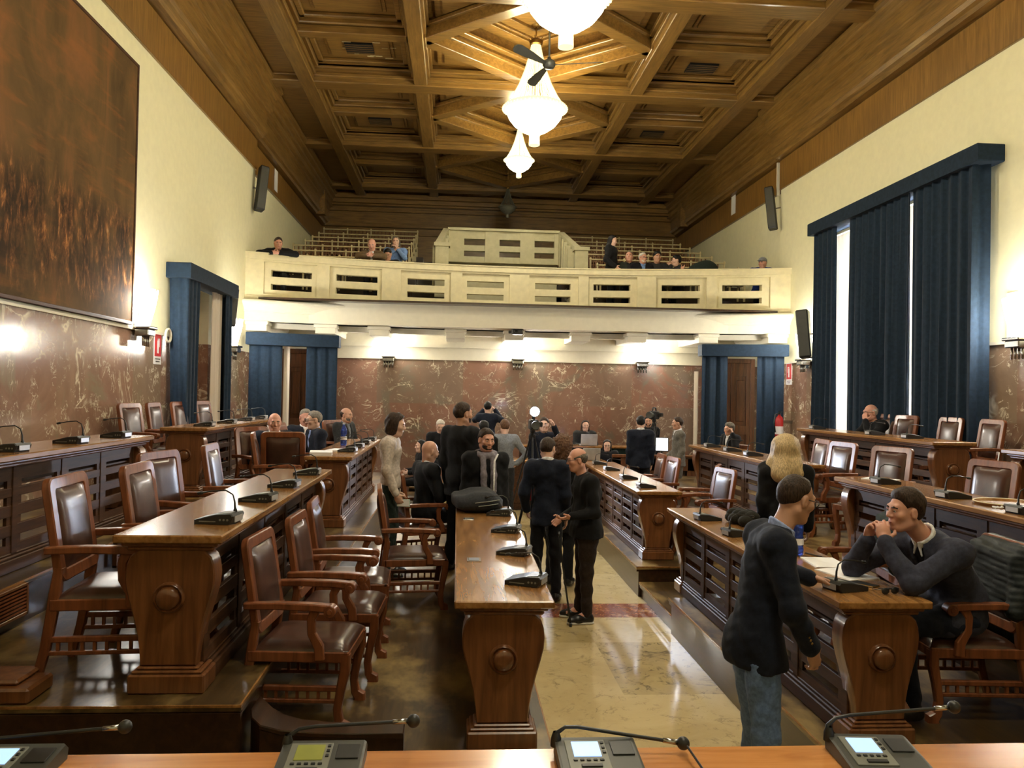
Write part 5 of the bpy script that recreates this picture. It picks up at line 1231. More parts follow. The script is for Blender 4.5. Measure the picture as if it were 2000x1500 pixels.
    mb = MB(); mb.tube([h(.080, -.024, -.065), h(.0865, -.010, -.0645), h(.088, 0, -.0655), h(.0865, .010, -.0645), h(.080, .024, -.065)], [.002 * hs, .0042 * hs, .0045 * hs, .0042 * hs, .002 * hs], 6); obj('lips', mb, LIP, t, smooth=True)
    if glasses:
        mb = MB()
        for s_ in (-1, 1):
            pts = [h(.106, s_ * .032 + .022 * math.cos(a), .002 + .016 * math.sin(a)) for a in np.linspace(0, 2 * PI, 15)]; mb.tube(pts, .0022 * hs, 6, False); mb.tube([h(.104, s_ * .054, .006), h(.06, s_ * .074, .008), h(-.005, s_ * .082, .008)], .0022 * hs, 5)
        mb.tube([h(.107, -.010, .004), h(.109, 0, .007), h(.107, .010, .004)], .002 * hs, 5); obj('glasses', mb, M['black'], t, smooth=True)
    # --- hair
    st, hcx = hair
    if st != 'none':
        F = Field(hc - .36 * hs, hc + .3 * hs, (.013, .009, .0065)[q]); vol = {'short': .011, 'thick': .022, 'fringe': .010, 'bob': .022, 'long': .018, 'longblond': .026, 'curly': .04, 'receding': .009, 'cap': .012}[st]
        def cutf(Pg):
            L = ((Pg - hc) @ R) / hs; x, y, z = L[..., 0], L[..., 1], L[..., 2]; ay = np.abs(y)
            ear = np.where(ay > .045, (.026 if st == 'fringe' else .034) - np.sqrt((x - .006) ** 2 + ((z + .006) * .85) ** 2), -1)
            nape = -z - .085 + np.maximum(0, x + .05) * .75
            if st in ('short', 'thick', 'cap'): c = np.maximum(np.maximum(.80 * x - .6 * z - .010 - .05 * np.clip(.05 - ay, 0, 1), nape), ear)
            elif st == 'receding': c = np.maximum(np.maximum(.80 * x - .6 * z + .020 - .22 * np.clip(.045 - ay, 0, 1), nape), ear)
            elif st == 'fringe': c = np.maximum(np.maximum(np.maximum(.9 * x - .25 * z - .036, nape), z - .064 + .35 * np.maximum(0, x + .06)), ear)
            else: c = x - ((.014 if st == 'long' else .030) + .80 * np.clip(z - .045, 0, 1))
            return c * hs
        capr = np.array((.0935, .0755, .0885)) * hs; capc = h(-.012, 0, .030); caps = st in ('short', 'thick', 'receding', 'fringe', 'cap')
        def scalp(Pg):
            q = (Pg - capc) @ R; k0 = np.linalg.norm(q / capr, axis=-1); k1 = np.linalg.norm(q / capr ** 2, axis=-1) + 1e-9; d = k0 * (k0 - 1) / k1
            z = q[..., 2] / hs; tap = np.sqrt(np.clip(-cutf(Pg) / (.028 * hs), 0, 1)) if caps else 1.0
            if st == 'thick': tap = tap * (.7 + .6 * np.clip(z / .09, 0, 1))
            return d - vol * hs * tap + (.002 * (1 - tap) if caps else 0)
        F.put(scalp, capc - .13 * hs, capc + .13 * hs, .004)
        if st in ('bob', 'curly'):
            for s_ in (-1, 1): F.ell(h(-.018, s_ * .062, -.045), np.array((.062, .034, .07)) * hs, .03, R)
            F.ell(h(-.07, 0, -.05), np.array((.045, .075, .072)) * hs, .03, R)
        if st in ('long', 'longblond'):
            wd = 1.5 if st == 'longblond' else 1.0
            for s_ in (-1, 1): F.cone(h(-.02, s_ * .068, -.02), h(-.03, s_ * .082 * wd, -.18), .034 * hs * wd, .030 * hs * wd, .03)
            F.cone(h(-.06, 0, -.02), h(-.085, 0, -.19), .06 * hs, .055 * hs * wd, .04); F.ell(h(-.06, 0, -.12), np.array((.045, .09 * wd, .10)) * hs, .03, R)
            if st == 'longblond': F.ell(h(-.02, 0, .03), np.array((.115, .115, .12)) * hs, .02, R)
        if st == 'curly': F.ell(h(-.03, 0, .03), np.array((.12, .115, .13)) * hs, .03, R); F.ell(h(-.04, 0, -.09), np.array((.09, .11, .12)) * hs, .04, R)
        F.cut(cutf)
        F.wave({'curly': .010, 'longblond': .0022, 'long': .003, 'bob': .004}.get(st, .0018) * hs, {'curly': 70, 'longblond': 45}.get(st, 60), seed)
        npobj('hair' if st != 'cap' else 'hair', [F.mesh()], HA[hcx], t)
        if st == 'cap':
            F = Field(hc - .3, hc + .3, (.013, .009, .0065)[q]); F.ell(h(-.01, 0, .05), np.array((.108, .09, .085)) * hs, .01, R); F.ell(h(.11, 0, .055), np.array((.07, .06, .008)) * hs, .012, R)
            def cc(Pg): return (.035 - ((Pg - hc) @ R)[..., 2] / hs) * hs
            F.cut(cc); npobj('baseball_cap', [F.mesh()], CL['grey wool'], t)
    if beard:
        F = Field(hc - .2 * hs, hc + .2 * hs, (.013, .0085, .006)[q]); F.ell(h(.030, 0, -.052), np.array((.0655, .0600, .0785)) * hs, .01, R)
        def bf(Pg):
            L = ((Pg - hc) @ R) / hs; x, y, z = L[..., 0], L[..., 1], L[..., 2]; mouth = .0175 - np.sqrt((x - .085) ** 2 + (y * .62) ** 2 + (z + .066) ** 2)
            return np.maximum(np.maximum(z + .049 - .8 * np.maximum(0, np.abs(y) - .035), mouth), -.02 - x) * hs
        F.cut(bf).wave(.001, 120, seed); npobj('beard', [F.mesh()], HA[beard], t)
    # --- clothes
    kind, col = top; cm = CL[col]; bw = build; hm = hem if hem is not None else {'jacket': -.12, 'coat': -.32, 'sweater': -.03}[kind]
    th = {'jacket': .016, 'coat': .024, 'sweater': .010}[kind] * sc
    F = Field(lo - .05, hi + .05, cv)
    F.ell(P['chest'] + up * .02, (np.array((.100, .158, .17)) * sc + th) * np.array((bw, bw, 1)), .05, B)
    F.ell(P['belly'], (np.array((.098, .145, .16)) * sc + th) * np.array((bw, bw, 1)), .06, B); F.ell(P['pelvis'] + up * .02, (np.array((.105, .150, .12)) * sc + th) * np.array((bw, bw, 1)), .06, B)
    if hm < -.08:
        dn = (P['kL'] + P['kR']) / 2 - P['pelvis']
        if pose == 'stand':
            dn /= np.linalg.norm(dn)
            for f in (.35, .8, 1.3): F.ell(P['pelvis'] + dn * (-hm) * f, (np.array((.108, .160, .15)) * sc + th) * np.array((bw, bw, 1)), .05)
            pz = P['pelvis'][2] + hm * sc; F.cut(lambda Pg: np.where(Pg[..., 2] < P['pelvis'][2], pz - Pg[..., 2], -1).astype(np.float32))
        else:
            for s_ in 'LR': F.cone(P['h' + s_], P['h' + s_] * .65 + P['k' + s_] * .35, .105 * sc, .09 * sc, .05)
    elif pose == 'stand':
        pz = P['pelvis'][2] + hm * sc; F.cut(lambda Pg: np.where(Pg[..., 2] < P['pelvis'][2] + .05, pz - Pg[..., 2], -1).astype(np.float32))
    F.cone(P['sL'] * .9 + P['sR'] * .1, P['sL'] * .1 + P['sR'] * .9, .060 * sc + th * .6, .060 * sc + th * .6, .06); F.cone(P['neck'] - up * .03, P['neck'] - up * .10, .06 * sc, .10 * sc, .07)
    for s_ in 'LR': F.cone(P['neck'] - up * .055, P['s' + s_] + up * .012, .045 * sc + th * .5, .050 * sc + th * .7, .06)
    for s_ in 'LR':
        s0, e0, w0 = P['s' + s_], P['e' + s_], P['w' + s_]; F.cone(s0, e0, .054 * sc + th, .043 * sc + th, .06); w1 = e0 + (w0 - e0) * .95; F.cone(e0, w1, .043 * sc + th, .032 * sc + th, .03)
    F.ell(P['neck'] + up * .055 + fw * .02, np.array((.062, .066, .07)) * sc, .012, B, 'sub')
    if kind != 'sweater':
        a = P['neck'] - up * .02 + fw * .075; b = P['chest'] - up * .05 + fw * .135 * bw
        if shirt: F.cone(a, b, .05 * sc, .012 * sc, .01, 'sub')
    F.wave({'jacket': .0042, 'coat': .0045, 'sweater': .0035}[kind], 34, seed); npobj({'jacket': 'jacket', 'coat': 'coat', 'sweater': 'sweater'}[kind], [F.mesh()], cm, t)
    if shirt:
        F = Field(lo, hi, cv); F.ell(P['chest'] + up * .02, (np.array((.100, .14, .17)) * sc + th * .55) * np.array((bw, bw * .9, 1)), .05, B); F.cone(P['neck'] - up * .06, P['neck'] - up * .01, .070 * sc, .060 * sc, .03); F.ell(P['neck'] + up * .05, np.array((.055, .058, .07)) * sc, .006, None, 'sub')
        F.cut(lambda Pg: ((P['chest'] - up * .12 - Pg) @ up).astype(np.float32)); so = npobj('shirt', [F.mesh()], CL[inner or shirt], t)
        nk = P['neck'] + up * .012; F = Field(nk - .16, nk + .16, (.010, .007, .0055)[q]); r_ = (.010, .009, .008)[q]
        cr = lambda a, dz: nk + (fw * (.012 + .060 * math.cos(a)) + lf * .063 * math.sin(a)) * sc - up * (.024 * math.cos(a) - dz) * sc
        for a in np.linspace(.25, 2 * PI - .25, 22)[:-1]:
            for dz in (.0, .013, .026): F.cone(cr(a, dz - .008), cr(a + .29, dz - .008), r_, r_, .006)
        for s_ in (-1, 1): F.cone(cr(s_ * .22, .0), cr(s_ * .5, -.01) + fw * .03 - up * .05, r_ * 1.2, r_ * .7, .01)
        npobj('collar', [F.mesh()], CL[shirt], so)
    if legs:
        F = Field(lo - .03, hi + .03, cv); F.ell(P['pelvis'], (np.array((.105, .145, .115)) * sc) * np.array((bw, bw, 1)), .06)
        for s_ in 'LR':
            k0, a0 = P['k' + s_], P['a' + s_]; F.cone(P['h' + s_], k0, .092 * sc * bw, .066 * sc, .05); F.cone(k0, a0 + V3(0, 0, .01), .066 * sc, .054 * sc, .03)
        F.cut(lambda Pg: (.055 * sc - Pg[..., 2]).astype(np.float32)); F.wave(.004, 40, seed + 5)
        if pose == 'stand' and hm < -.04: F.cut(lambda Pg: (Pg[..., 2] - (P['pelvis'][2] + hm * sc + .05)).astype(np.float32))
        npobj('trousers', [F.mesh()], CL[legs], t)
    if shoes:
        for s_ in 'LR':
            a0 = P['a' + s_] * np.array((1, 1, 0)) ; F = Field(a0 - .16, a0 + V3(.3, .16, .2), max(.008, cv)); dr = V3(1, .15 if s_ == 'L' else -.15, 0)
            F.cone(a0 + V3(-.03, 0, .045) * sc, a0 + dr * .09 * sc + V3(0, 0, .042) * sc, .04 * sc, .045 * sc, .03); F.cone(a0 + dr * .09 * sc + V3(0, 0, .042), a0 + dr * .165 * sc + V3(0, 0, .035), .044 * sc, .034 * sc, .03); F.cone(a0 + V3(-.02, 0, .06), a0 + V3(-.01, 0, .10), .042 * sc, .04 * sc, .03)
            F.cut(lambda Pg: (.012 - Pg[..., 2]).astype(np.float32)); npobj('shoe', [F.mesh()], SHOE, t)
            if shoe_stripe:
                F = Field(a0 - .16, a0 + V3(.3, .16, .2), .008); F.cone(a0 + V3(-.03, 0, .012) * sc, a0 + dr * .165 * sc + V3(0, 0, .012), .044 * sc, .04 * sc, .02); F.cut(lambda Pg: np.maximum(Pg[..., 2] - .024, .001 - Pg[..., 2]).astype(np.float32)); npobj('sole', [F.mesh()], SOLE, t)
    if scarf:
        F = Field(lo, hi, cv); nk = P['neck']
        for a in np.linspace(0, 2 * PI, 22): F.cone(nk + (fw * math.cos(a) * .085 + lf * math.sin(a) * .09) * sc + up * (.015 * math.cos(a)) * -1, nk + (fw * math.cos(a + .45) * .085 + lf * math.sin(a + .45) * .09) * sc - up * .015 * math.cos(a + .45), .032, .032, .015)
        for s_ in (-1, 1): F.cone(nk + fw * .10 + lf * s_ * .05 - up * .02, P['chest'] + fw * .145 * bw + lf * s_ * .05 - up * .02, .03, .032, .02); F.cone(P['chest'] + fw * .145 * bw + lf * s_ * .05 - up * .02, P['belly'] + fw * .15 * bw + lf * s_ * .045 - up * .12, .032, .034, .02)
        F.wave(.0015, 60, seed); npobj('scarf', [F.mesh()], CL['scarf'], t)
        mb = MB()
        for s_ in (-1,): mb.tube([nk + fw * .12 + lf * .10 + up * .01, nk + fw * .14 + lf * .06 - up * .06, P['chest'] + fw * .185 * bw + lf * .045 - up * .02, P['belly'] + fw * .19 * bw + lf * .04 - up * .1], .010, 6)
        obj('scarf_stripe', mb, CL['white shirt'], t, smooth=True)
    if extra: extra(t, P, h, sc, R)
    return t
# ------------------------------------------------------------------ the people in the hall
def WJ(loc, yaw, H, d):
    """joints given in room coordinates -> local figure coordinates"""
    a = math.radians(yaw); c, s = math.cos(a), math.sin(a); k = 1.75 / H
    return {n: ((( (p[0] - loc[0]) * c + (p[1] - loc[1]) * s) * k), ((-(p[0] - loc[0]) * s + (p[1] - loc[1]) * c) * k), (p[2] - loc[2]) * k) for n, p in d.items()}
def WD(yaw, v):
    a = math.radians(yaw); c, s = math.cos(a), math.sin(a); return V3(v[0] * c + v[1] * s, -v[0] * s + v[1] * c, v[2])

# man in the navy blazer (front right)
def blazer_extra(t, P, h, sc, R):
    mb = MB()
    for k in range(4):
        p = P['wR'] + (P['eR'] - P['wR']) / np.linalg.norm(P['eR'] - P['wR']) * (.045 + k * .020) + V3(-.012, -.050, 0.0); mb.ball(tuple(p), .0075, 8, 6)
    obj('cuff_buttons', mb, M['brass'], t, smooth=True)
    mb = MB()
    for k, z in enumerate((1.20, 1.03)): mb.ball((.185 + .0 * k, .06 - .10, z * 1.04), (.010, .010, .010), 8, 6)
    obj('front_buttons', mb, M['brass'], t, smooth=True)
L = (1.585, 3.95, 0); yw = 14; H = 1.80
figure('person in navy blazer and faded jeans standing in the aisle, bending towards the seated man', L, yw, 'stand', H,
       WJ(L, yw, H, dict(pelvis=(1.545, 3.95, .97), belly=(1.575, 3.95, 1.12), chest=(1.61, 3.96, 1.31), neck=(1.675, 3.965, 1.52), head=(1.775, 3.985, 1.68), sR=(1.605, 3.805, 1.465), sL=(1.645, 4.125, 1.465), eR=(1.64, 3.70, 1.185), wR=(1.755, 3.75, .985), eL=(1.83, 4.36, 1.235), wL=(2.03, 4.36, 1.185),
            hL=(1.55, 4.05, .95), hR=(1.55, 3.86, .95), kL=(1.60, 4.05, .52), kR=(1.575, 3.85, .52), aL=(1.60, 4.07, .09), aR=(1.565, 3.84, .09))),
       hyaw=4, hpitch=14, q=2, skin='tan', hair=('receding', 'dark'), top=('jacket', 'navy'), legs='denim', shirt='pale blue', glasses=True, hem=-.125, build=1.0, extra=blazer_extra, beard='brown' if False else None,
       hands={'R': (WD(yw, (.35, .1, -.9)), WD(yw, (-.4, .9, -.1)), .75), 'L': (WD(yw, (.93, .05, -.2)), WD(yw, (-.1, -.35, -1)), .35)})
# man leaning on the table
L = (3.05, 4.55, Z1); yw = 182; H = 1.80
figure('person in blue-grey jacket seated with elbows on the table and clasped hands at his mouth', L, yw, 'sit', H,
       WJ(L, yw, H, dict(pelvis=(3.06, 4.58, .95), belly=(3.03, 4.55, 1.08), chest=(2.92, 4.52, 1.22), neck=(2.80, 4.49, 1.40), head=(2.655, 4.47, 1.552), sL=(2.88, 4.30, 1.33), sR=(2.82, 4.70, 1.34), eL=(2.565, 4.235, 1.185), eR=(2.44, 4.66, 1.175), wL=(2.50, 4.42, 1.385), wR=(2.475, 4.56, 1.375),
            hL=(3.03, 4.46, .92), hR=(3.03, 4.68, .92), kL=(2.60, 4.40, .90), kR=(2.60, 4.70, .90), aL=(2.68, 4.42, .45), aR=(2.68, 4.70, .45))),
       hyaw=2, hpitch=-2, q=2, skin='ruddy', hair=('thick', 'dark'), top=('jacket', 'bluegrey'), legs='navy', shirt='white shirt', inner='black', build=1.1,
       hands={'L': (WD(yw, (.10, .32, .92)), WD(yw, (.35, .9, -.3)), .95), 'R': (WD(yw, (.12, -.30, .93)), WD(yw, (.35, -.9, -.3)), .9)})
# blonde woman
figure('person with shoulder-length blonde hair in a dark coat, seen from behind at the front-row table', (2.80, 6.5, Z1), 62, 'stand', 1.54, dict(head=(.03, 0, 1.61)), hyaw=-10, hpitch=12, q=1, hair=('longblond', 'blond'), top=('coat', 'black'), legs='charcoal', build=.9, headscale=1.2)
# old man with the cane
L = (1.27, 7.62, 0); yw = 180; H = 1.70
figure('person with bald crown and glasses in dark sweater and brown trousers, holding a cane', L, yw, 'stand', H,
       WJ(L, yw, H, dict(pelvis=(1.29, 7.62, .92), belly=(1.28, 7.62, 1.06), chest=(1.29, 7.62, 1.24), neck=(1.24, 7.62, 1.42), head=(1.185, 7.62, 1.57), sL=(1.29, 7.44, 1.37), sR=(1.27, 7.80, 1.37), eL=(1.33, 7.38, 1.09), wL=(1.10, 7.40, 1.05), eR=(1.25, 7.84, 1.09), wR=(1.05, 7.72, .98), hL=(1.29, 7.53, .90), hR=(1.29, 7.71, .90), kL=(1.28, 7.52, .49), kR=(1.27, 7.72, .49), aL=(1.29, 7.52, .085), aR=(1.25, 7.73, .085))),
       hpitch=6, hyaw=4, q=2, skin='ruddy', hair=('fringe', 'gb'), top=('sweater', 'black'), legs='dark brown', glasses=True, brows='gb', hem=-.10, shoe_stripe=True, build=1.3,
       hands={'L': (WD(yw, (-.95, -.1, -.25)), WD(yw, (-.1, .3, 1)), .6)})
# man in the black suit, back to us
figure('person in a black suit with white shirt collar standing with back turned in the aisle', (.98, 8.35, 0), 82, 'stand', 1.76, dict(head=(.05, 0, 1.61), wL=(.12, .22, .95), eL=(-.02, .25, 1.14)), hyaw=-22, hpitch=10, q=1, hair=('short', 'dark'), top=('jacket', 'navy'), legs='black', shirt='white shirt', hem=-.14, build=.88)
figure('person with long curly brown hair half hidden behind the man in a black suit', (1.22, 9.05, 0), 70, 'stand', 1.72, None, q=1, hair=('curly', 'brown'), top=('coat', 'black'), legs='black')
# woman in white
L = (-.66, 8.0, Z1)
figure('person with dark bobbed hair in a fuzzy white sweater standing and holding a phone', L, -4, 'stand', 1.66, dict(eR=(.0, -.225, 1.15), wR=(.10, -.215, .90), head=(.05, 0, 1.615)), hpitch=8, q=2, skin='fair', hair=('bob', 'dark'), top=('sweater', 'white wool'), legs='dkgreen', hem=-.0, build=.92, hands={'R': (V3(.45, .05, -.9), V3(.1, 1, .05), .9)})
t = thing('mobile_phone', 'pale green mobile phone in the hand of the woman in white sweater', 'phone', (-.515, 7.80, 1.115), -.2)
mb = MB(); mb.box(-.06, .075, -.005, .005, -.045, .03, .004); obj('case', mb, plain('pale green case', S(160, 190, 180), .35), t); mb = MB(); mb.box(-.054, .069, -.0065, -.0048, -.04, .025); obj('screen', mb, M['paper'], t)
# tall bearded man and man with scarf
figure('person tall with dark beard in a black jacket, back half turned beyond the dark bag', (.05, 8.25, Z1), 48, 'stand', 1.78, None, hyaw=-14, q=2, skin='tan', hair=('short', 'dark'), top=('jacket', 'black'), legs='black', beard='dark', hem=-.16, build=1.02)
figure('person with a beard, dark jacket and striped grey scarf smiling beside the dark bag', (.30, 7.95, .16), -80, 'stand', 1.70, None, hyaw=12, hpitch=6, q=2, skin='ruddy', hair=('short', 'dark'), top=('jacket', 'black'), legs='black', beard='dark', scarf=True, build=1.12, hem=-.16)
# seated balding man
figure('person with shaved head in a dark suit, seated beyond the woman in white', (-.34, 8.55, Z1), 25, 'sit', 1.76, dict(wL=(.36, .1, .82), wR=(.36, -.1, .82)), hyaw=8, hpitch=18, q=1, skin='tan', hair=('none', 'dark'), top=('jacket', 'black'), legs='black', shirt='white shirt')
# camera people by the back wall
figure('person in a grey pullover seen from behind, hand on hip, at the aisle end', (.82, 13.3, 0), 96, 'stand', 1.78, dict(eR=(-.06, -.36, 1.16), wR=(.0, -.2, .99)), q=1, hair=('short', 'brown'), top=('sweater', 'grey wool'), legs='charcoal', hem=-.06)
figure('person in dark clothes with headphones raising a camera before the red marble wall', (.62, 15.75, Z1), 80, 'stand', 1.72, dict(eR=(.12, -.28, 1.35), wR=(.22, -.12, 1.56), eL=(.12, .28, 1.35), wL=(.22, .12, 1.56)), q=0, hair=('short', 'black'), top=('jacket', 'navy'), legs='black')
figure('person behind the glaring video light with one hand raised to the camera', (1.47, 13.15, .05), -92, 'stand', 1.78, dict(eL=(.08, .26, 1.34), wL=(.22, .15, 1.60)), hyaw=-8, q=1, skin='fair', hair=('short', 'dark'), top=('jacket', 'navy'), legs='black', hands={'L': (V3(.3, -.3, .9), V3(.2, -1, 0), .6)})
figure('person of whom only dark hair shows behind the man with the scarf', (.46, 13.2, 0), 100, 'stand', 1.74, None, q=0, hair=('thick', 'black'), top=('jacket', 'black'), legs='black')
figure('person with white hair in a dark sweater seated before the red marble wall, looking down', (-.31, 14.9, .36), -85, 'sit', 1.75, None, hpitch=22, q=1, hair=('short', 'white'), top=('sweater', 'black'), legs='black', brows='grey')
figure('person with long dark hair in profile, seated far beyond the woman in white', (-.62, 14.95, .0), 195, 'sit', 1.7, None, q=1, hair=('long', 'black'), top=('jacket', 'black'), legs='black')
figure('person with straight dark hair behind the raised laptop at the rear desk', (2.76, 16.75, .40), -90, 'sit', 1.66, dict(wL=(.36, .12, .80), wR=(.36, -.12, .80)), hyaw=2, q=1, hair=('long', 'dark'), top=('jacket', 'charcoal'), legs='black')
figure('person with glasses and long black hair smiling over the lower laptop', (3.05, 15.75, .06), -93, 'sit', 1.64, dict(wL=(.36, .12, .80), wR=(.36, -.12, .80)), hyaw=-6, hpitch=4, q=1, hair=('long', 'black'), top=('jacket', 'black'), legs='black', glasses=True)
figure('person in a black suit with white collar standing with back turned beyond the front-row chairs', (3.35, 14.1, .08), 84, 'stand', 1.78, None, q=1, hair=('short', 'black'), top=('jacket', 'navy'), legs='black', shirt='white shirt', hem=-.14)
figure('person with a short beard facing us behind the two suited men at the tripod', (4.02, 16.25, .10), -98, 'stand', 1.72, None, hyaw=-6, hpitch=8, q=1, skin='tan', hair=('short', 'black'), top=('jacket', 'black'), legs='black', beard='dark')
figure('person in a grey suit in profile standing beside the lit monitor', (4.17, 14.5, .10), 176, 'stand', 1.74, dict(wR=(.2, -.2, .95)), q=1, skin='tan', hair=('short', 'dark'), top=('jacket', 'grey suit'), legs='grey suit', shirt='white shirt', hem=-.13)
figure('person in black with a hand at the ear, seated before the window-side back door', (5.3, 14.8, Z2 - .28), 196, 'sit', 1.74, dict(eL=(.10, .27, .86), wL=(.10, .17, 1.12), head=(.06, 0, 1.2)), hpitch=4, q=1, skin='tan', hair=('thick', 'gb'), top=('jacket', 'black'), legs='black', shirt='white shirt', brows='gb', hands={'L': (V3(.0, -.45, .9), V3(.5, -.8, 0), .7)})
t = thing('side_chair', 'dark wooden chair under the man with a hand at his ear', 'chair', (5.3, 14.8, Z2), math.radians(196)); mb = MB(); mb.box(-.22, .22, -.22, .22, .12, .18, .01); obj('seat', mb, M['leather'], t); mb = MB(); mb.box(-.27, -.23, -.22, .22, .0, .62, .01); obj('backrest', mb, M['chair'], t)
for a in (-.2, .2): mb = MB(); mb.box(.17, .21, a - .02, a + .02, 0, .12); obj('leg', mb, M['chair'], t)
figure('person with bald head and glasses in black, chin on hand, below the tall curtain', (6.12, 11.05, Z3 - .16), 184, 'sit', 1.78, dict(eL=(.24, .22, .84), wL=(.24, .10, 1.09), eR=(.25, -.25, .78), wR=(.38, -.05, .79), head=(.10, 0, 1.2)), hpitch=2, q=1, skin='ruddy', hair=('fringe', 'white'), top=('sweater', 'black'), legs='black', glasses=True, brows='grey', hands={'L': (V3(-.1, -.3, .9), V3(-.6, -.6, 0), 1.0)})
# officers at the papers table
figure('person with shaved head peering round the end of the uppermost table', (-2.30, 10.1, Z2 - .11), -72, 'sit', 1.74, None, hyaw=2, hpitch=4, q=1, skin='ruddy', hair=('none', 'dark'), top=('jacket', 'navy'), legs='black', shirt='white shirt', brows='gb')
figure('person with grey hair in dark uniform looking down, behind the officer with glasses', (-2.2, 11.5, Z2 - .1), -58, 'sit', 1.76, None, hpitch=22, q=1, skin='ruddy', hair=('receding', 'grey'), top=('jacket', 'navy'), legs='black', shirt='white shirt', brows='grey')
def officer(t, P, h, sc, R):
    mb = MB()
    for s_ in 'LR':
        p = P['s' + s_] + V3(0, 0, .068); q = p + (P['neck'] - P['s' + s_]) * .45 + V3(0, 0, -.0); mb.tube([p, (p + q) / 2 + V3(0, 0, .012), q], .012, 6)
    obj('shoulder_boards', mb, M['brass'], t, smooth=True)
figure('person with grey hair and glasses in navy uniform with shoulder boards beside the papers', (-1.84, 10.6, Z2 - .12), 208, 'sit', 1.78, None, hpitch=4, q=1, skin='fair', hair=('short', 'grey'), top=('jacket', 'navy'), legs='black', shirt='pale blue', glasses=True, brows='grey', extra=officer)
figure('person with grizzled beard and padded jacket at the far end of the officers table', (-1.82, 12.75, Z2 - .1), -22, 'sit', 1.76, None, q=1, skin='tan', hair=('fringe', 'dark'), top=('coat', 'charcoal'), legs='black', beard='gb', shirt='grey wool')
# ------------------------------------------------------------------ the public in the gallery
GZ = 4.0; GT = dict(kL=(.15, .10, .50), kR=(.15, -.10, .50), aL=(.10, .10, .085), aR=(.10, -.10, .085), eL=(.02, .24, .76), eR=(.02, -.24, .76), wL=(.17, .12, .70), wR=(.17, -.12, .70)); LEAN = dict(GT, chest=(.10, 0, .87), neck=(.16, 0, 1.03), head=(.22, 0, 1.15), sL=(.14, .185, .98), sR=(.14, -.185, .98), eL=(.30, .27, .93), eR=(.30, -.27, .93), wL=(.42, .06, .93), wR=(.42, -.06, .93))
figure('person with dark hair in black leaning arms on the parapet at the painting-side corner', (-3.6, 15.98, GZ - .05), -88, 'sit', 1.75, dict(LEAN, eL=(.30, .36, .93), eR=(.30, -.36, .93)), hyaw=18, hpitch=10, q=0, skin='ruddy', hair=('short', 'dark'), top=('jacket', 'black'), legs='black')
figure('person with bald head in a brown tweed jacket leaning on the balcony parapet', (-1.82, 16.48, GZ + .04), -90, 'sit', 1.76, dict(LEAN, head=(.17, 0, 1.19), neck=(.12, 0, 1.05)), hpitch=26, q=0, skin='ruddy', hair=('none', 'grey'), top=('jacket', 'tweed'), legs='black', shirt='white shirt', brows='grey')
figure('person in black looking down at a phone beside the bald man in tweed', (-1.52, 16.72, GZ - .1), -92, 'sit', 1.74, GT, hpitch=30, q=0, skin='tan', hair=('short', 'black'), top=('jacket', 'black'), legs='black')
figure('person with long grey-brown hair in a light blue top, hands at mouth, in the gallery', (-1.4, 17.15, 4.24), -86, 'sit', 1.74, dict(GT, eL=(.2, .2, .85), wL=(.2, .04, 1.04), eR=(.2, -.2, .85), wR=(.22, -.03, 1.0)), q=0, hair=('long', 'gb'), top=('sweater', 'sky'), legs='charcoal')
figure('person with black hair in black clothes standing in the gallery, hand at the waist', (3.25, 16.62, GZ), -30, 'stand', 1.66, dict(wR=(.16, -.2, 1.0), eR=(-.02, -.28, 1.15)), hpitch=14, q=0, hair=('long', 'black'), top=('coat', 'black'), legs='black')
figure('person with greying hair in an olive jacket looking up, seated in the gallery', (3.66, 16.77, GZ), -95, 'sit', 1.76, GT, hpitch=-12, hyaw=-14, q=0, skin='ruddy', hair=('receding', 'gb'), top=('jacket', 'olive'), legs='black', shirt='charcoal')
figure('person with white hair, glasses and blue shirt seated behind the parapet', (3.93, 16.67, GZ - .02), -86, 'sit', 1.74, GT, hyaw=16, q=0, skin='ruddy', hair=('short', 'white'), top=('jacket', 'black'), legs='black', shirt='sky', glasses=True, brows='grey', beard='white')
figure('person young with thick black hair and dark shirt, leaning sideways in the gallery', (4.26, 16.72, GZ), -88, 'sit', 1.76, dict(GT, eL=(.2, .3, .86), wL=(.36, .42, .93)), q=0, skin='tan', hair=('thick', 'black'), top=('sweater', 'charcoal'), legs='black', brows='black')
figure('person with dark hair turned in profile, hands at the face, behind the parapet', (4.74, 16.67, GZ - .06), 180, 'sit', 1.75, dict(GT, eL=(.22, .18, .88), wL=(.20, .05, 1.1), eR=(.22, -.18, .88), wR=(.22, -.05, 1.1)), q=0, skin='fair', hair=('thick', 'black'), top=('jacket', 'charcoal'), legs='black')
figure('person in a grey cap and blue jacket leaning on the parapet at the window-side corner', (6.42, 16.33, GZ - .06), -100, 'sit', 1.72, dict(LEAN, eR=(.30, -.36, .93)), hyaw=-40, hpitch=6, q=0, skin='ruddy', hair=('cap', 'grey'), top=('jacket', 'royal'), legs='black')

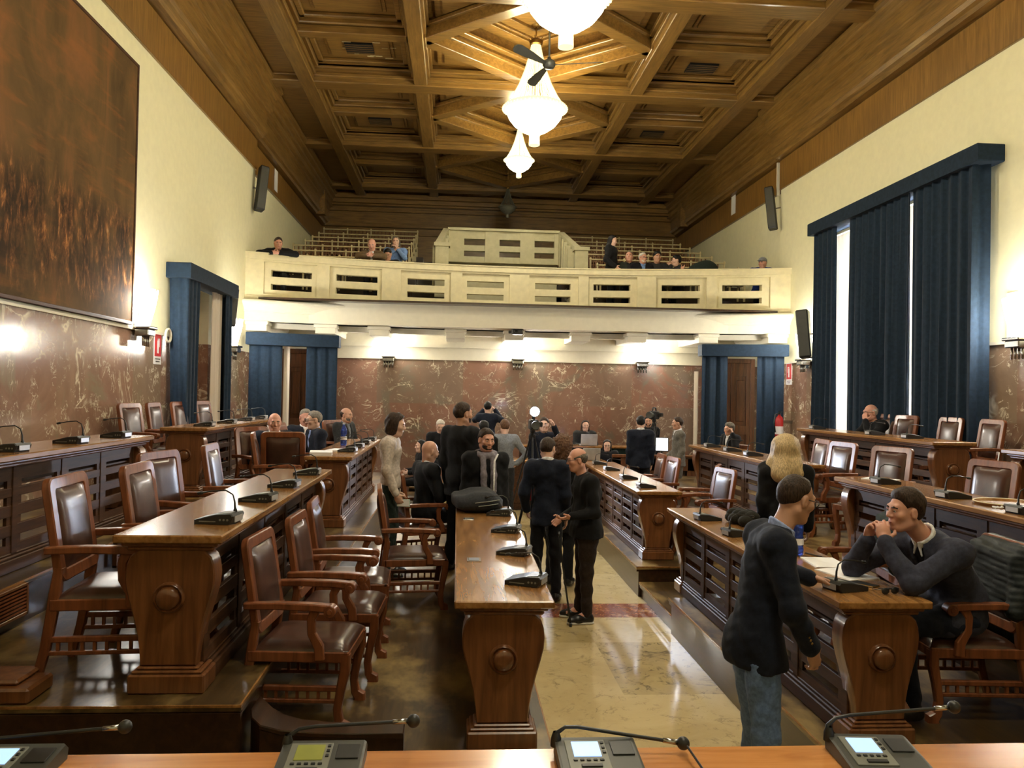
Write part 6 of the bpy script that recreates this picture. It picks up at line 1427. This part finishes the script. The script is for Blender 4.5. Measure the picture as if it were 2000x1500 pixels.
# ------------------------------------------------------------------ coats on chairs
def rbox(F, c, hx, r, k=.03):
    c = np.array(c, float); hx = np.array(hx, float)
    def f(P): q = np.abs(P - c) - hx; return np.linalg.norm(np.maximum(q, 0), axis=-1) + np.minimum(q.max(-1), 0) - r
    F.put(f, c - hx - r, c + hx + r, k)
def coat(label, loc, deg, mat, quilt):
    t = thing('draped_coat', label, 'coat', loc, math.radians(deg)); F = Field((-.62, -.5, -.05), (.2, .5, .8), .011)
    rbox(F, (-.335, 0, .35), (.012, .24, .30), .045); F.cone((-.31, -.2, .66), (-.31, .2, .66), .075, .08, .05); rbox(F, (-.235, 0, .50), (.008, .20, .14), .03)
    for s in (-1, 1): F.cone((-.33, s * .25, .60), (-.38, s * .30, .12), .075, .06, .05); F.cone((-.30, s * .22, .63), (-.18, s * .27, .36), .06, .05, .04)
    if quilt:
        ax = [F.lo[k] + F.h * np.arange(F.n[k]) for k in range(3)]; X, Y, Z = np.meshgrid(*ax, indexing='ij', sparse=True); F.D = F.D - (.007 * np.abs(np.sin(Z * 84 + X * 8 + .6 * np.sin(Y * 9)))).astype(np.float32)
    F.wave(.008, 22, 11); npobj('shell', [F.mesh()], mat, t)
coat('dark quilted coat hanging over the back of the chair of the leaning man', (3.09, 4.62, Z1 + .30), 176, cloth('quilted nylon', S(30, 35, 37), .55, 40), True)
coat('dark green coat thrown over the chair behind the clasped hands of the leaning man', (3.05, 5.75, Z1 + .30), 170, cloth('green wool', S(38, 46, 42), .95, 60), False)
mb = MB(); mb.ball((0, 0, .2), (.32, .22, .22), 20, 12); mb.v = [(x * (1 + .08 * math.sin(9 * z)), y, z + .03 * math.sin(8 * x)) for x, y, z in mb.v]; o = obj('bundled_coat', mb, CL['dkgreen'], None, (5.3, 16.75, 4.84 if False else 4.78), smooth=True); tag(o, 'dark bundled coat lying on the first gallery bench on the window side', 'coat')
# ------------------------------------------------------------------ light, world, camera
w = bpy.data.worlds.new('daylight'); C.world = w; w.use_nodes = True
bg = w.node_tree.nodes['Background']; bg.inputs['Color'].default_value = (.75, .86, 1, 1); bg.inputs['Strength'].default_value = 20
def light(name, kind, loc, power, col, size=.1, rot=None, spot=None):
    d = bpy.data.lights.new(name, kind); d.energy = power; d.color = col
    if kind in ('POINT', 'SPOT'): d.shadow_soft_size = size
    if spot: d.spot_size = math.radians(spot); d.spot_blend = .4
    o = bpy.data.objects.new(name, d); COL.objects.link(o); o.location = loc
    if rot: o.rotation_euler = rot
    return o
light('video_light_beam', 'SPOT', (1.24, 12.40, 1.93), 170, (.72, .82, 1), .06, (math.radians(88), 0, math.radians(180)), 110)
sun = light('daylight_sun', 'SUN', (20, 10, 20), 2.5, (1, .95, .88)); sun.rotation_euler = (0, math.radians(62), math.radians(10))
cam = bpy.data.cameras.new('camera'); co = bpy.data.objects.new('camera', cam); COL.objects.link(co)
cam.sensor_width = 36; cam.lens = 1530 / 2000 * 36; cam.clip_start = .05; cam.clip_end = 200
yaw, pitch, roll = .06958, .01309, .019
fw = Vector((math.sin(yaw) * math.cos(pitch), math.cos(yaw) * math.cos(pitch), math.sin(pitch))); rt = Vector((math.cos(yaw), -math.sin(yaw), 0)); up = rt.cross(fw)
cx = rt * math.cos(roll) + up * math.sin(roll); cy = -rt * math.sin(roll) + up * math.cos(roll)
m = Matrix((cx, cy, -fw)).transposed().to_4x4(); m.translation = (0, 0, 2.2); co.matrix_world = m
C.camera = co
C.view_settings.view_transform = 'Standard'; C.view_settings.look = 'None'; C.view_settings.gamma = 1; C.view_settings.use_curve_mapping = False
C.view_settings.exposure = 1.5
cy_ = C.cycles; cy_.use_denoising = True; cy_.max_bounces = 8; cy_.diffuse_bounces = 4; cy_.glossy_bounces = 3; cy_.transmission_bounces = 6; cy_.sample_clamp_indirect = 5; cy_.sample_clamp_direct = 8; cy_.caustics_reflective = False; cy_.caustics_refractive = False
